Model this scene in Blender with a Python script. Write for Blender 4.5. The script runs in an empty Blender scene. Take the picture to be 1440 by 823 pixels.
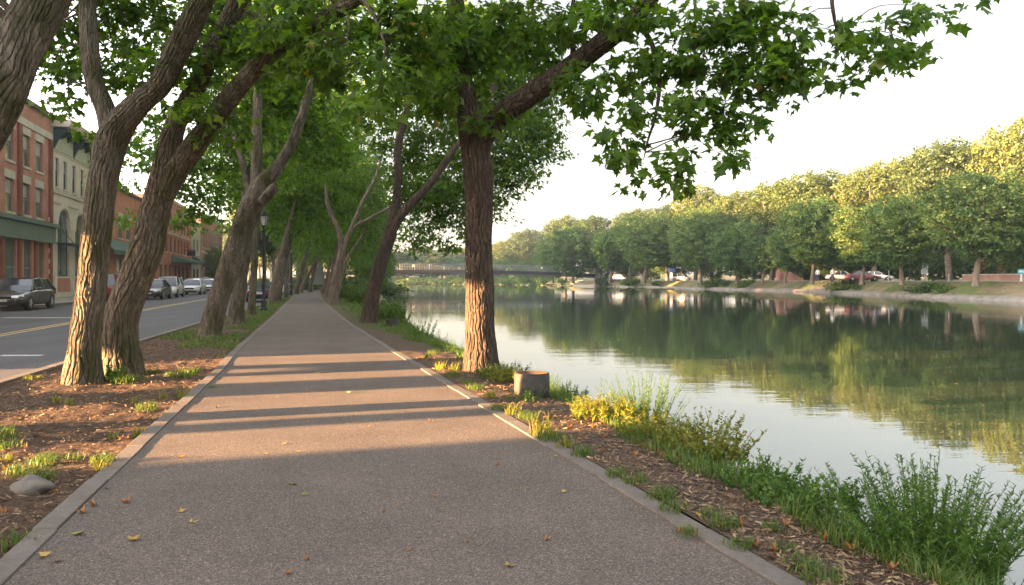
import bpy, math, random
import numpy as np
from mathutils import Vector, Matrix
R = math.radians
random.seed(11)
rng = np.random.default_rng(11)
S = bpy.context.scene
COL = S.collection

# ------------------------------------------------------------------ camera, sky, sun, exposure
F, HOR, CH, WZ = 1100.0, 394.0, 1.6, -0.4        # focal length in photo pixels, horizon row, eye height, water level
cam_d = bpy.data.cameras.new('camera')
cam_d.sensor_width = 36.0
cam_d.lens = 27.5
cam_d.shift_y = -17.5 / 1440
cam_d.clip_start, cam_d.clip_end = 0.05, 6000
cam = bpy.data.objects.new('camera', cam_d)
cam.location = (0, 0, CH)
cam.rotation_euler = (R(90), 0, 0)
COL.objects.link(cam)
S.camera = cam

SUN_EL = R(7.0)
SUN_AZ = math.atan2(-0.945, -0.325)               # direction towards the sun, measured from +Y towards +X
W = bpy.data.worlds.new('World')
S.world = W
W.use_nodes = True
nt = W.node_tree
nt.nodes.clear()
sky = nt.nodes.new('ShaderNodeTexSky')
sky.sky_type = 'NISHITA'
sky.sun_disc = False
sky.sun_elevation = SUN_EL
sky.sun_rotation = SUN_AZ
sky.air_density = 1.0
sky.dust_density = 1.2
sky.ozone_density = 1.0
hs = nt.nodes.new('ShaderNodeHueSaturation')
hs.inputs['Saturation'].default_value = 0.42
hs.inputs['Value'].default_value = 1.0
bg = nt.nodes.new('ShaderNodeBackground')
bg.inputs['Strength'].default_value = 0.06
wo = nt.nodes.new('ShaderNodeOutputWorld')
nt.links.new(sky.outputs[0], hs.inputs['Color'])
warm = nt.nodes.new('ShaderNodeMix'); warm.data_type = 'RGBA'; warm.blend_type = 'MULTIPLY'
warm.inputs[0].default_value = 1.0
warm.inputs[7].default_value = (1.06, 0.985, 0.95, 1)
nt.links.new(hs.outputs[0], warm.inputs[6])
# hazy low-sun sky: a broad glow on the sun's side, softer opposite it
geo = nt.nodes.new('ShaderNodeTexCoord')
dotn = nt.nodes.new('ShaderNodeVectorMath'); dotn.operation = 'DOT_PRODUCT'
dotn.inputs[1].default_value = (math.sin(SUN_AZ), math.cos(SUN_AZ), 0.12)
nt.links.new(geo.outputs['Generated'], dotn.inputs[0])
mr = nt.nodes.new('ShaderNodeMapRange'); mr.interpolation_type = 'SMOOTHSTEP'
mr.inputs['From Min'].default_value = -0.30; mr.inputs['From Max'].default_value = 0.40
mr.inputs['To Min'].default_value = 0.52; mr.inputs['To Max'].default_value = 1.75
nt.links.new(dotn.outputs['Value'], mr.inputs['Value'])
vm = nt.nodes.new('ShaderNodeVectorMath'); vm.operation = 'SCALE'
nt.links.new(warm.outputs[2], vm.inputs[0]); nt.links.new(mr.outputs['Result'], vm.inputs['Scale'])
nt.links.new(vm.outputs[0], bg.inputs['Color'])
nt.links.new(bg.outputs[0], wo.inputs['Surface'])

sun_d = bpy.data.lights.new('sun', 'SUN')
sun_d.energy = 5.0
sun_d.angle = R(0.5)
sun_d.color = (1.0, 0.56, 0.26)
sun = bpy.data.objects.new('sun', sun_d)
sdir = Vector((math.sin(SUN_AZ) * math.cos(SUN_EL), math.cos(SUN_AZ) * math.cos(SUN_EL), math.sin(SUN_EL)))
sun.rotation_euler = sdir.to_track_quat('Z', 'Y').to_euler()
sun.location = (-60, -20, 40)
COL.objects.link(sun)

S.view_settings.view_transform = 'Standard'
S.view_settings.look = 'None'
S.view_settings.gamma = 1.0
S.view_settings.use_curve_mapping = False
S.view_settings.exposure = 4.08
S.render.engine = 'CYCLES'
S.cycles.use_denoising = True
try:
    S.cycles.denoiser = 'OPENIMAGEDENOISE'
except Exception:
    pass
S.cycles.max_bounces = 7
S.cycles.diffuse_bounces = 4
S.cycles.glossy_bounces = 3
S.cycles.transmission_bounces = 4
S.cycles.volume_bounces = 0
S.cycles.caustics_reflective = False
S.cycles.caustics_refractive = False
S.cycles.sample_clamp_indirect = 6.0

# ------------------------------------------------------------------ helpers
def P(px, py, d):
    return np.array([(px - 720) / F * d, d, CH + (HOR - py) / F * d])

def G(px, py, z=0.0):
    return P(px, py, (CH - z) * F / (py - HOR))

def link(o, parent=None):
    COL.objects.link(o)
    if parent is not None:
        o.parent = parent
    return o

def tag(o, label=None, cat=None, group=None, kind=None):
    if label: o['label'] = label
    if cat: o['category'] = cat
    if group: o['group'] = group
    if kind: o['kind'] = kind
    return o

def empty(name, loc=(0, 0, 0), rz=0.0, sc=1.0):
    o = bpy.data.objects.new(name, None)
    o.empty_display_size = 0.2
    o.location = tuple(float(v) for v in loc)
    o.rotation_euler = (0, 0, rz)
    o.scale = (sc, sc, sc) if not hasattr(sc, '__len__') else sc
    return link(o)

def thing(name, label, cat, loc=(0, 0, 0), rz=0.0, group=None, sc=1.0):
    return tag(empty(name, loc, rz, sc), label, cat, group)

def copy_tree(o, parent=None):
    c = o.copy()
    COL.objects.link(c)
    if parent is not None:
        c.parent = parent
    for ch in list(o.children):
        copy_tree(ch, c)
    return c

def fast_mesh(name, V, polys, mats, parent=None, smooth=False, midx=None):
    """polys: list of (m,k) int arrays."""
    me = bpy.data.meshes.new(name)
    V = np.asarray(V, dtype=np.float32)
    me.vertices.add(len(V))
    me.vertices.foreach_set('co', V.ravel())
    polys = [np.asarray(p, dtype=np.int32) for p in polys if len(p)]
    nl = sum(p.size for p in polys)
    npoly = sum(len(p) for p in polys)
    me.loops.add(nl)
    me.polygons.add(npoly)
    me.loops.foreach_set('vertex_index', np.concatenate([p.ravel() for p in polys]))
    starts, s = [], 0
    for p in polys:
        k = p.shape[1]
        starts.append(s + np.arange(len(p)) * k)
        s += p.size
    me.polygons.foreach_set('loop_start', np.concatenate(starts).astype(np.int32))
    if midx is not None:
        me.polygons.foreach_set('material_index', np.asarray(midx, dtype=np.int32))
    me.polygons.foreach_set('use_smooth', np.full(npoly, bool(smooth)))
    me.update(calc_edges=True)
    for m in (mats if isinstance(mats, (list, tuple)) else [mats]):
        me.materials.append(m)
    o = bpy.data.objects.new(name, me)
    return link(o, parent)

class MB:
    def __init__(self):
        self.v, self.f, self.m = [], [], []
        self.cur = 0
    def vert(self, p):
        self.v.append(tuple(float(c) for c in p)); return len(self.v) - 1
    def face(self, idx):
        self.f.append(tuple(idx)); self.m.append(self.cur)
    def poly(self, pts):
        self.face([self.vert(p) for p in pts])
    def box(self, x0, x1, y0, y1, z0, z1):
        b = len(self.v)
        for x in (x0, x1):
            for y in (y0, y1):
                for z in (z0, z1):
                    self.vert((x, y, z))
        for q in ((0, 1, 3, 2), (4, 6, 7, 5), (0, 4, 5, 1), (2, 3, 7, 6), (0, 2, 6, 4), (1, 5, 7, 3)):
            self.face([b + i for i in q])
    def prism(self, prof, x0, x1, axis='x'):
        """profile polygon (a,b) extruded along an axis"""
        n = len(prof)
        b = len(self.v)
        for t in (x0, x1):
            for (a, c) in prof:
                self.vert((t, a, c) if axis == 'x' else ((a, t, c) if axis == 'y' else (a, c, t)))
        for i in range(n):
            j = (i + 1) % n
            self.face([b + i, b + j, b + n + j, b + n + i])
        self.face([b + i for i in range(n)][::-1])
        self.face([b + n + i for i in range(n)])
    def lathe(self, prof, seg=16, cx=0, cy=0, cz=0, axis='z', a0=0.0):
        n = len(prof)
        b = len(self.v)
        for k in range(seg):
            a = a0 + 2 * math.pi * k / seg
            for (r, h) in prof:
                c, s = r * math.cos(a), r * math.sin(a)
                if axis == 'z': self.vert((cx + c, cy + s, cz + h))
                elif axis == 'y': self.vert((cx + c, cy + h, cz + s))
                else: self.vert((cx + h, cy + c, cz + s))
        for k in range(seg):
            k2 = (k + 1) % seg
            for i in range(n - 1):
                self.face([b + k * n + i, b + k2 * n + i, b + k2 * n + i + 1, b + k * n + i + 1])
        if prof[0][0] > 1e-6: self.face([b + k * n for k in range(seg)][::-1])
        if prof[-1][0] > 1e-6: self.face([b + k * n + n - 1 for k in range(seg)])
    def bar(self, p, q, r, seg=6, r2=None):
        p, q = Vector(p), Vector(q)
        r2 = r if r2 is None else r2
        d = (q - p).normalized()
        u = d.orthogonal().normalized(); w = d.cross(u)
        b = len(self.v)
        for (c, rr) in ((p, r), (q, r2)):
            for k in range(seg):
                a = 2 * math.pi * k / seg
                self.vert(c + (u * math.cos(a) + w * math.sin(a)) * rr)
        for k in range(seg):
            k2 = (k + 1) % seg
            self.face([b + k, b + k2, b + seg + k2, b + seg + k])
        self.face([b + k for k in range(seg)][::-1]); self.face([b + seg + k for k in range(seg)])
    def loft(self, rings, cap=True):
        n = len(rings[0])
        b = len(self.v)
        for r in rings:
            for p in r: self.vert(p)
        for i in range(len(rings) - 1):
            for k in range(n):
                k2 = (k + 1) % n
                self.face([b + i * n + k, b + i * n + k2, b + (i + 1) * n + k2, b + (i + 1) * n + k])
        if cap:
            self.face([b + k for k in range(n)][::-1])
            self.face([b + (len(rings) - 1) * n + k for k in range(n)])
    def build(self, name, mats, parent=None, smooth=False, bevel=0.0, loc=None):
        me = bpy.data.meshes.new(name)
        me.from_pydata(self.v, [], self.f)
        me.polygons.foreach_set('material_index', np.array(self.m, dtype=np.int32))
        me.polygons.foreach_set('use_smooth', np.full(len(self.f), bool(smooth)))
        me.update()
        for m in (mats if isinstance(mats, (list, tuple)) else [mats]):
            me.materials.append(m)
        o = bpy.data.objects.new(name, me)
        link(o, parent)
        if loc is not None: o.location = loc
        if bevel:
            md = o.modifiers.new('bevel', 'BEVEL'); md.width = bevel; md.segments = 2; md.limit_method = 'ANGLE'
        return o

# smooth value noise on arrays
def vnoise(x, y, seed=0, perx=None):
    xi, yi = np.floor(x).astype(np.int64), np.floor(y).astype(np.int64)
    xf, yf = x - xi, y - yi
    u, v = xf * xf * (3 - 2 * xf), yf * yf * (3 - 2 * yf)
    def h(a, b):
        if perx: a = np.mod(a, perx)
        n = (a * 374761393 + b * 668265263 + seed * 144665) & 0x7fffffff
        n = ((n ^ (n >> 13)) * 1274126177) & 0x7fffffff
        return ((n ^ (n >> 16)) & 0xffff) / 65535.0
    return (h(xi, yi) * (1 - u) + h(xi + 1, yi) * u) * (1 - v) + (h(xi, yi + 1) * (1 - u) + h(xi + 1, yi + 1) * u) * v

# ------------------------------------------------------------------ materials
def newmat(name):
    m = bpy.data.materials.new(name); m.use_nodes = True
    t = m.node_tree; t.nodes.clear()
    out = t.nodes.new('ShaderNodeOutputMaterial')
    return m, t, out

def node(t, typ, **kw):
    n = t.nodes.new(typ)
    for k, v in kw.items():
        if k in n.inputs: n.inputs[k].default_value = v
        else: setattr(n, k, v)
    return n

def ramp(t, fac, stops):
    r = t.nodes.new('ShaderNodeValToRGB')
    el = r.color_ramp.elements
    while len(el) < len(stops): el.new(0.5)
    for e, (p, c) in zip(el, stops):
        e.position = p; e.color = (c[0], c[1], c[2], 1)
    t.links.new(fac, r.inputs['Fac'])
    return r.outputs['Color']

def coords(t, scale=(1, 1, 1), kind='Object'):
    tc = t.nodes.new('ShaderNodeTexCoord'); mp = t.nodes.new('ShaderNodeMapping')
    mp.inputs['Scale'].default_value = scale
    t.links.new(tc.outputs[kind], mp.inputs['Vector'])
    return mp.outputs['Vector']

def noise(t, vec, scale=5, detail=4, rough=0.55, dist=0.0):
    n = node(t, 'ShaderNodeTexNoise', Scale=scale, Detail=detail, Roughness=rough, Distortion=dist)
    t.links.new(vec, n.inputs['Vector'])
    return n.outputs['Fac']

def mixc(t, fac, a, b, blend='MIX'):
    m = t.nodes.new('ShaderNodeMix'); m.data_type = 'RGBA'; m.blend_type = blend
    for i, v in ((0, fac), (6, a), (7, b)):
        if isinstance(v, (int, float)): m.inputs[i].default_value = v
        elif isinstance(v, tuple): m.inputs[i].default_value = (v[0], v[1], v[2], 1)
        else: t.links.new(v, m.inputs[i])
    return m.outputs[2]

def pbr(t, out, col, rough=0.7, metal=0.0, bump=None, bstr=0.3, bdist=0.02, spec=0.5):
    p = t.nodes.new('ShaderNodeBsdfPrincipled')
    if isinstance(col, tuple): p.inputs['Base Color'].default_value = (col[0], col[1], col[2], 1)
    else: t.links.new(col, p.inputs['Base Color'])
    if isinstance(rough, (int, float)): p.inputs['Roughness'].default_value = rough
    else: t.links.new(rough, p.inputs['Roughness'])
    p.inputs['Metallic'].default_value = metal
    p.inputs['Specular IOR Level'].default_value = spec
    if bump is not None:
        b = node(t, 'ShaderNodeBump', Strength=bstr, Distance=bdist)
        t.links.new(bump, b.inputs['Height']); t.links.new(b.outputs[0], p.inputs['Normal'])
    t.links.new(p.outputs[0], out.inputs['Surface'])
    return p

def simple(name, c, rough=0.6, metal=0.0, var=0.15, scale=3.0, bstr=0.0, spec=0.5):
    m, t, o = newmat(name)
    v = coords(t)
    n = noise(t, v, scale, 4)
    col = ramp(t, n, [(0.3, tuple(x * (1 - var) for x in c)), (0.7, tuple(x * (1 + var) for x in c))])
    pbr(t, o, col, rough, metal, n if bstr else None, bstr, 0.01, spec)
    return m

def leaf_mat(name, stops, transl=0.35, tint=(1.9, 1.95, 0.6), rough=0.45, per_tree=False):
    m, t, o = newmat(name)
    g = t.nodes.new('ShaderNodeNewGeometry')
    col = ramp(t, g.outputs['Random Per Island'], stops)
    v = coords(t)
    n = noise(t, v, 0.6, 2)
    col = mixc(t, n, col, mixc(t, 1.0, col, (1.35, 1.2, 0.8), 'MULTIPLY'))
    if per_tree:
        oi = t.nodes.new('ShaderNodeObjectInfo')
        col = mixc(t, 1.0, col, ramp(t, oi.outputs['Random'], [(0.0, (0.66, 0.74, 0.80)), (0.35, (0.95, 1.0, 0.9)), (0.7, (1.18, 1.12, 0.95)), (1.0, (1.35, 1.25, 1.2))]), 'MULTIPLY')
    p = t.nodes.new('ShaderNodeBsdfPrincipled')
    p.inputs['Roughness'].default_value = rough
    p.inputs['Specular IOR Level'].default_value = 0.35
    t.links.new(col, p.inputs['Base Color'])
    tr = t.nodes.new('ShaderNodeBsdfTranslucent')
    t.links.new(mixc(t, 1.0, col, tint, 'MULTIPLY'), tr.inputs['Color'])
    mx = t.nodes.new('ShaderNodeMixShader'); mx.inputs[0].default_value = transl
    t.links.new(p.outputs[0], mx.inputs[1]); t.links.new(tr.outputs[0], mx.inputs[2])
    t.links.new(mx.outputs[0], o.inputs['Surface'])
    return m

def bark_mat(name, c1, c2, c3, moss=0.0, zs=0.22, scale=26.0):
    m, t, o = newmat(name)
    v = coords(t, (1, 1, zs))
    vo = node(t, 'ShaderNodeTexVoronoi', Scale=scale * 0.55)
    vo.feature = 'DISTANCE_TO_EDGE'
    w = noise(t, v, 6, 3)
    vv = t.nodes.new('ShaderNodeVectorMath'); vv.operation = 'ADD'
    sc = t.nodes.new('ShaderNodeVectorMath'); sc.operation = 'SCALE'; sc.inputs['Scale'].default_value = 0.09
    nn = node(t, 'ShaderNodeTexNoise', Scale=9.0, Detail=3.0); t.links.new(v, nn.inputs['Vector'])
    t.links.new(nn.outputs['Color'], sc.inputs[0]); t.links.new(v, vv.inputs[0]); t.links.new(sc.outputs[0], vv.inputs[1])
    t.links.new(vv.outputs[0], vo.inputs['Vector'])
    fine = noise(t, v, scale * 1.6, 5, 0.65)
    col = ramp(t, fine, [(0.3, c1), (0.52, c2), (0.75, c3)])
    cell = node(t, 'ShaderNodeTexVoronoi', Scale=scale * 0.55); t.links.new(vv.outputs[0], cell.inputs['Vector'])
    col = mixc(t, 1.0, col, ramp(t, cell.outputs['Color'], [(0.1, (0.72, 0.72, 0.72)), (0.9, (1.3, 1.28, 1.25))]), 'MULTIPLY')
    if moss:
        mo = noise(t, coords(t, (1, 1, 0.35)), 3.2, 4)
        mf = ramp(t, mo, [(0.47, (0, 0, 0)), (0.62, (moss, moss, moss))])
        col = mixc(t, mf, col, (0.045, 0.050, 0.014))
    cr = ramp(t, vo.outputs['Distance'], [(0.0, (0, 0, 0)), (0.16, (0.85, 0.85, 0.85)), (0.5, (1, 1, 1))])
    hgt = mixc(t, 0.25, cr, fine)
    pbr(t, o, col, 0.9, 0, hgt, 0.9, 0.03, 0.2)
    return m

M = {}
M['bark_dark'] = bark_mat('bark_dark', (0.042, 0.031, 0.023), (0.080, 0.061, 0.046), (0.132, 0.104, 0.080))
M['bark_moss'] = bark_mat('bark_moss', (0.070, 0.059, 0.044), (0.142, 0.122, 0.092), (0.230, 0.202, 0.158), moss=0.75)
M['bark_pale'] = bark_mat('bark_pale', (0.10, 0.078, 0.058), (0.165, 0.13, 0.10), (0.25, 0.205, 0.165), scale=16)
M['twig'] = simple('twig', (0.075, 0.055, 0.04), 0.9)
M['leaf_near'] = leaf_mat('leaf_near', [(0.0, (0.034, 0.082, 0.014)), (0.45, (0.064, 0.140, 0.021)), (0.85, (0.104, 0.188, 0.028)), (0.988, (0.105, 0.195, 0.032)), (1.0, (0.26, 0.19, 0.03))], 0.5)
M['leaf_mid'] = leaf_mat('leaf_mid', [(0.0, (0.045, 0.105, 0.022)), (0.5, (0.080, 0.165, 0.030)), (0.96, (0.120, 0.205, 0.038)), (1.0, (0.22, 0.21, 0.04))], 0.5)
M['leaf_far'] = leaf_mat('leaf_far', [(0.0, (0.048, 0.092, 0.036)), (0.5, (0.078, 0.138, 0.050)), (1.0, (0.112, 0.172, 0.065))], 0.42, (1.5, 1.6, 0.6), per_tree=True)
M['leaf_gold'] = leaf_mat('leaf_gold', [(0.0, (0.048, 0.078, 0.032)), (0.5, (0.076, 0.112, 0.042)), (1.0, (0.110, 0.142, 0.055))], 0.3, (1.3, 1.4, 0.55), per_tree=True)
M['leaf_hedge'] = leaf_mat('leaf_hedge', [(0.0, (0.020, 0.045, 0.016)), (1.0, (0.045, 0.085, 0.026))], 0.25)
M['grass'] = leaf_mat('grass', [(0.0, (0.050, 0.110, 0.026)), (0.6, (0.085, 0.160, 0.038)), (0.9, (0.13, 0.18, 0.05)), (1.0, (0.22, 0.20, 0.09))], 0.35, (1.3, 1.35, 0.6))
M['grass_yellow'] = leaf_mat('grass_yellow', [(0.0, (0.10, 0.16, 0.03)), (0.6, (0.18, 0.21, 0.04)), (1.0, (0.30, 0.27, 0.05))], 0.35, (1.2, 1.15, 0.6))
M['weed'] = leaf_mat('weed', [(0.0, (0.050, 0.120, 0.028)), (0.6, (0.090, 0.185, 0.040)), (1.0, (0.14, 0.215, 0.055))], 0.35, (1.3, 1.35, 0.6))
M['dry_leaf'] = leaf_mat('dry_leaf', [(0, (0.30, 0.20, 0.05)), (0.5, (0.36, 0.27, 0.08)), (1, (0.26, 0.15, 0.05))], 0.15, (1, 1, 1))
M['brown_leaf'] = leaf_mat('brown_leaf', [(0, (0.20, 0.085, 0.03)), (0.5, (0.28, 0.13, 0.05)), (1, (0.24, 0.15, 0.08))], 0.15, (1, 1, 1))
M['green_leaf'] = leaf_mat('green_leaf', [(0, (0.12, 0.18, 0.04)), (1, (0.22, 0.24, 0.07))], 0.15, (1, 1, 1))

def ground_mats():
    # path: coarse brown-grey asphalt
    m, t, o = newmat('path_asphalt')
    v = coords(t)
    n1 = noise(t, v, 95, 3, 0.7)
    n2 = noise(t, v, 260, 2, 0.6)
    n3 = noise(t, v, 0.9, 5)
    n4 = noise(t, v, 4.5, 4)
    vo = node(t, 'ShaderNodeTexVoronoi', Scale=120.0); t.links.new(v, vo.inputs['Vector'])
    vc = ramp(t, vo.outputs['Color'], [(0.0, (0.030, 0.0255, 0.022)), (0.4, (0.105, 0.089, 0.077)), (0.8, (0.225, 0.192, 0.166)), (1.0, (0.52, 0.465, 0.41))])
    col = mixc(t, 0.35, vc, ramp(t, n1, [(0.3, (0.092, 0.078, 0.068)), (0.7, (0.212, 0.179, 0.155))]))
    col = mixc(t, 1.0, col, ramp(t, n3, [(0.3, (0.84, 0.82, 0.81)), (0.7, (1.12, 1.09, 1.06))]), 'MULTIPLY')
    stain = ramp(t, n4, [(0.62, (1, 1, 1)), (0.74, (0.74, 0.75, 0.77))])
    col = mixc(t, 0.8, col, stain, 'MULTIPLY')
    h = mixc(t, 0.5, vo.outputs['Distance'], n1)
    pbr(t, o, col, 0.88, 0, h, 0.75, 0.012, 0.25)
    M['path'] = m
    # road
    m, t, o = newmat('road_asphalt')
    v = coords(t)
    n1 = noise(t, v, 60, 3, 0.7); n3 = noise(t, coords(t, (1, 0.12, 1)), 0.9, 5)
    col = ramp(t, n1, [(0.3, (0.070, 0.068, 0.070)), (0.7, (0.112, 0.110, 0.112))])
    col = mixc(t, 1.0, col, ramp(t, n3, [(0.3, (0.80, 0.80, 0.80)), (0.7, (1.15, 1.15, 1.15))]), 'MULTIPLY')
    pbr(t, o, col, 0.85, 0, n1, 0.3, 0.01, 0.3)
    M['road'] = m
    # concrete edging with joints along the run
    m, t, o = newmat('edging_concrete')
    v = coords(t)
    n1 = noise(t, v, 30, 5, 0.7); n2 = noise(t, v, 2.0, 4)
    col = ramp(t, n1, [(0.25, (0.125, 0.108, 0.092)), (0.75, (0.215, 0.188, 0.163))])
    col = mixc(t, 1.0, col, ramp(t, n2, [(0.3, (0.78, 0.77, 0.75)), (0.7, (1.1, 1.1, 1.1))]), 'MULTIPLY')
    pbr(t, o, col, 0.85, 0, n1, 0.35, 0.006, 0.3)
    M['edging'] = m
    # mulch / litter bed
    m, t, o = newmat('mulch')
    v = coords(t)
    n1 = noise(t, v, 40, 5, 0.7, 1.0); n2 = noise(t, v, 1.4, 4); n0 = noise(t, v, 9, 4)
    col = ramp(t, n1, [(0.25, (0.055, 0.036, 0.026)), (0.5, (0.120, 0.080, 0.056)), (0.75, (0.215, 0.155, 0.112))])
    col = mixc(t, 1.0, col, ramp(t, n0, [(0.3, (0.75, 0.75, 0.75)), (0.7, (1.2, 1.2, 1.2))]), 'MULTIPLY')
    pbr(t, o, col, 0.95, 0, n1, 0.9, 0.03, 0.15)
    M['mulch'] = m
    # bank / general ground: grass, dry grass and earth by noise
    m, t, o = newmat('grass_ground')
    v = coords(t)
    n1 = noise(t, v, 0.35, 5, 0.6); n2 = noise(t, v, 14, 4, 0.7)
    a = ramp(t, n2, [(0.3, (0.065, 0.090, 0.028)), (0.7, (0.13, 0.155, 0.052))])
    b = ramp(t, n2, [(0.3, (0.18, 0.145, 0.075)), (0.7, (0.30, 0.245, 0.145))])
    col = mixc(t, ramp(t, n1, [(0.45, (0, 0, 0)), (0.62, (1, 1, 1))]), a, b)
    pbr(t, o, col, 0.95, 0, n2, 0.6, 0.05, 0.15)
    M['ground'] = m
    # far embankment slope: earth with green
    m, t, o = newmat('bank_slope')
    v = coords(t)
    n1 = noise(t, v, 0.22, 5, 0.65, 0.6); n2 = noise(t, v, 3.5, 5, 0.7)
    a = ramp(t, n2, [(0.3, (0.080, 0.115, 0.038)), (0.7, (0.145, 0.175, 0.062))])
    b = ramp(t, n2, [(0.3, (0.16, 0.12, 0.076)), (0.7, (0.29, 0.225, 0.155))])
    col = mixc(t, ramp(t, n1, [(0.44, (0, 0, 0)), (0.56, (1, 1, 1))]), a, b)
    pbr(t, o, col, 0.95, 0, n2, 0.6, 0.08, 0.15)
    M['slope'] = m
    # water
    m, t, o = newmat('river_water')
    v = coords(t, (0.35, 1.0, 1.0))
    n1 = noise(t, v, 1.6, 3, 0.5); n2 = noise(t, v, 6.5, 2, 0.5); n3 = noise(t, coords(t, (0.6, 1, 1)), 0.09, 3)
    h = mixc(t, 0.22, n1, n2)
    amp = ramp(t, n3, [(0.38, (0.25, 0.25, 0.25)), (0.62, (1, 1, 1))])
    h = mixc(t, 1.0, h, amp, 'MULTIPLY')
    b = node(t, 'ShaderNodeBump', Strength=0.12, Distance=0.05)
    t.links.new(h, b.inputs['Height'])
    gl = node(t, 'ShaderNodeBsdfGlossy', Roughness=0.015); gl.inputs['Color'].default_value = (0.96, 0.97, 0.97, 1)
    df = node(t, 'ShaderNodeBsdfDiffuse'); df.inputs['Color'].default_value = (0.035, 0.045, 0.030, 1)
    fr = node(t, 'ShaderNodeFresnel', IOR=3.3)
    t.links.new(b.outputs[0], gl.inputs['Normal']); t.links.new(b.outputs[0], fr.inputs['Normal'])
    mx = t.nodes.new('ShaderNodeMixShader')
    t.links.new(fr.outputs[0], mx.inputs[0]); t.links.new(df.outputs[0], mx.inputs[1]); t.links.new(gl.outputs[0], mx.inputs[2])
    t.links.new(mx.outputs[0], o.inputs['Surface'])
    M['water'] = m
ground_mats()
M['riverbed'] = simple('riverbed', (0.05, 0.05, 0.035), 0.95)
M['line_yellow'] = simple('line_yellow', (0.52, 0.36, 0.10), 0.7, var=0.25, scale=8)
M['line_white'] = simple('line_white', (0.55, 0.54, 0.52), 0.7, var=0.2, scale=8)
M['sidewalk'] = simple('sidewalk', (0.34, 0.31, 0.28), 0.85, var=0.12, scale=1.5)
M['chip'] = leaf_mat('chip', [(0, (0.060, 0.038, 0.027)), (0.5, (0.14, 0.094, 0.066)), (0.85, (0.24, 0.175, 0.125)), (1, (0.34, 0.27, 0.20))], 0.02, (1, 1, 1), 0.9)
M['toe_stone'] = simple('toe_stone', (0.21, 0.19, 0.165), 0.9, var=0.3, scale=1.2)
M['black_iron'] = simple('black_iron', (0.016, 0.018, 0.018), 0.45, 0.3)
M['lantern_glass'] = simple('lantern_glass', (0.62, 0.60, 0.55), 0.2)
M['concrete'] = simple('concrete', (0.30, 0.28, 0.25), 0.85, var=0.25, scale=4, bstr=0.3)
M['drum_side'] = simple('drum_side', (0.052, 0.048, 0.042), 0.85, var=0.45, scale=7, bstr=0.4)
M['rust'] = simple('rust', (0.075, 0.038, 0.022), 0.9, var=0.4, scale=9, bstr=0.3)
M['rock'] = simple('rock', (0.17, 0.15, 0.13), 0.85, var=0.3, scale=6, bstr=0.5)
M['rubber'] = simple('rubber', (0.02, 0.02, 0.02), 0.8)
M['alloy'] = simple('alloy', (0.50, 0.50, 0.51), 0.35, 0.8)
M['car_glass'] = simple('car_glass', (0.045, 0.060, 0.070), 0.06, 0, 0.05, spec=0.9)
M['lamp_clear'] = simple('lamp_clear', (0.62, 0.63, 0.64), 0.12, 0.3)
M['lamp_red'] = simple('lamp_red', (0.40, 0.02, 0.015), 0.2)
M['plate'] = simple('plate', (0.55, 0.55, 0.50), 0.5)
M['black_trim'] = simple('black_trim', (0.018, 0.018, 0.02), 0.5)

# ------------------------------------------------------------------ plan lines of the place (metres; the camera stands at x=0, y=0 looking along +Y)
def interp(tab):
    ys = [a for a, _ in tab]; xs = [b for _, b in tab]
    return lambda y: np.interp(y, ys, xs)
path_l = interp([(-30, 6.1), (4.3, -2.73), (14, -5.16), (17, -6.0), (35, -10.56), (71, -19.9), (130, -35), (330, -86)])
path_r = interp([(-30, 12.0), (4.28, 1.32), (9.78, -0.36), (17.2, -2.6), (28.1, -5.87), (46.3, -10.9), (68, -16.7), (130, -32.2), (330, -83)])
kerb_n = lambda y: -5.3 - 0.215 * np.asarray(y, float)
kerb_f = lambda y: -17.6 - 0.243 * np.asarray(y, float)
fac = lambda y: -22.5 - 0.26 * np.asarray(y, float)
bank_l = interp([(-60, 19), (-30, 11.5), (0, 3.55), (5, 2.55), (9, 1.85), (13, 0.85), (21.8, -1.5), (29, -3.3), (50, -7.2), (85, -13.5), (220, -38), (350, -86), (420, -165), (480, -300), (520, -500), (1600, -6000)])
bank_r = interp([(-200, 40), (-60, 40), (0, 43), (40, 45.5), (71, 46.8), (105, 48.5), (137, 49), (163, 44.5), (230, 29.5), (300, 11), (350, -14), (400, -50), (450, -110), (500, -230), (540, -420), (1600, -5800)])

# ------------------------------------------------------------------ ground, river, path, road
def sheet(name, ys, xs_of_y, z_of, mat, kind='structure', smooth=True):
    """grid of rows at ys; xs_of_y(y) gives the row's x values"""
    rows = [np.asarray(xs_of_y(y), float) for y in ys]
    n = len(rows[0])
    X = np.array(rows); Y = np.repeat(np.asarray(ys, float)[:, None], n, 1)
    Z = z_of(X, Y)
    V = np.stack([X, Y, Z], -1).reshape(-1, 3)
    i = np.arange(len(ys) - 1)[:, None] * n + np.arange(n - 1)[None, :]
    q = np.stack([i, i + 1, i + n + 1, i + n], -1).reshape(-1, 4)
    o = fast_mesh(name, V, [q], mat, smooth=smooth)
    if kind: o['kind'] = kind
    return o

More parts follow.
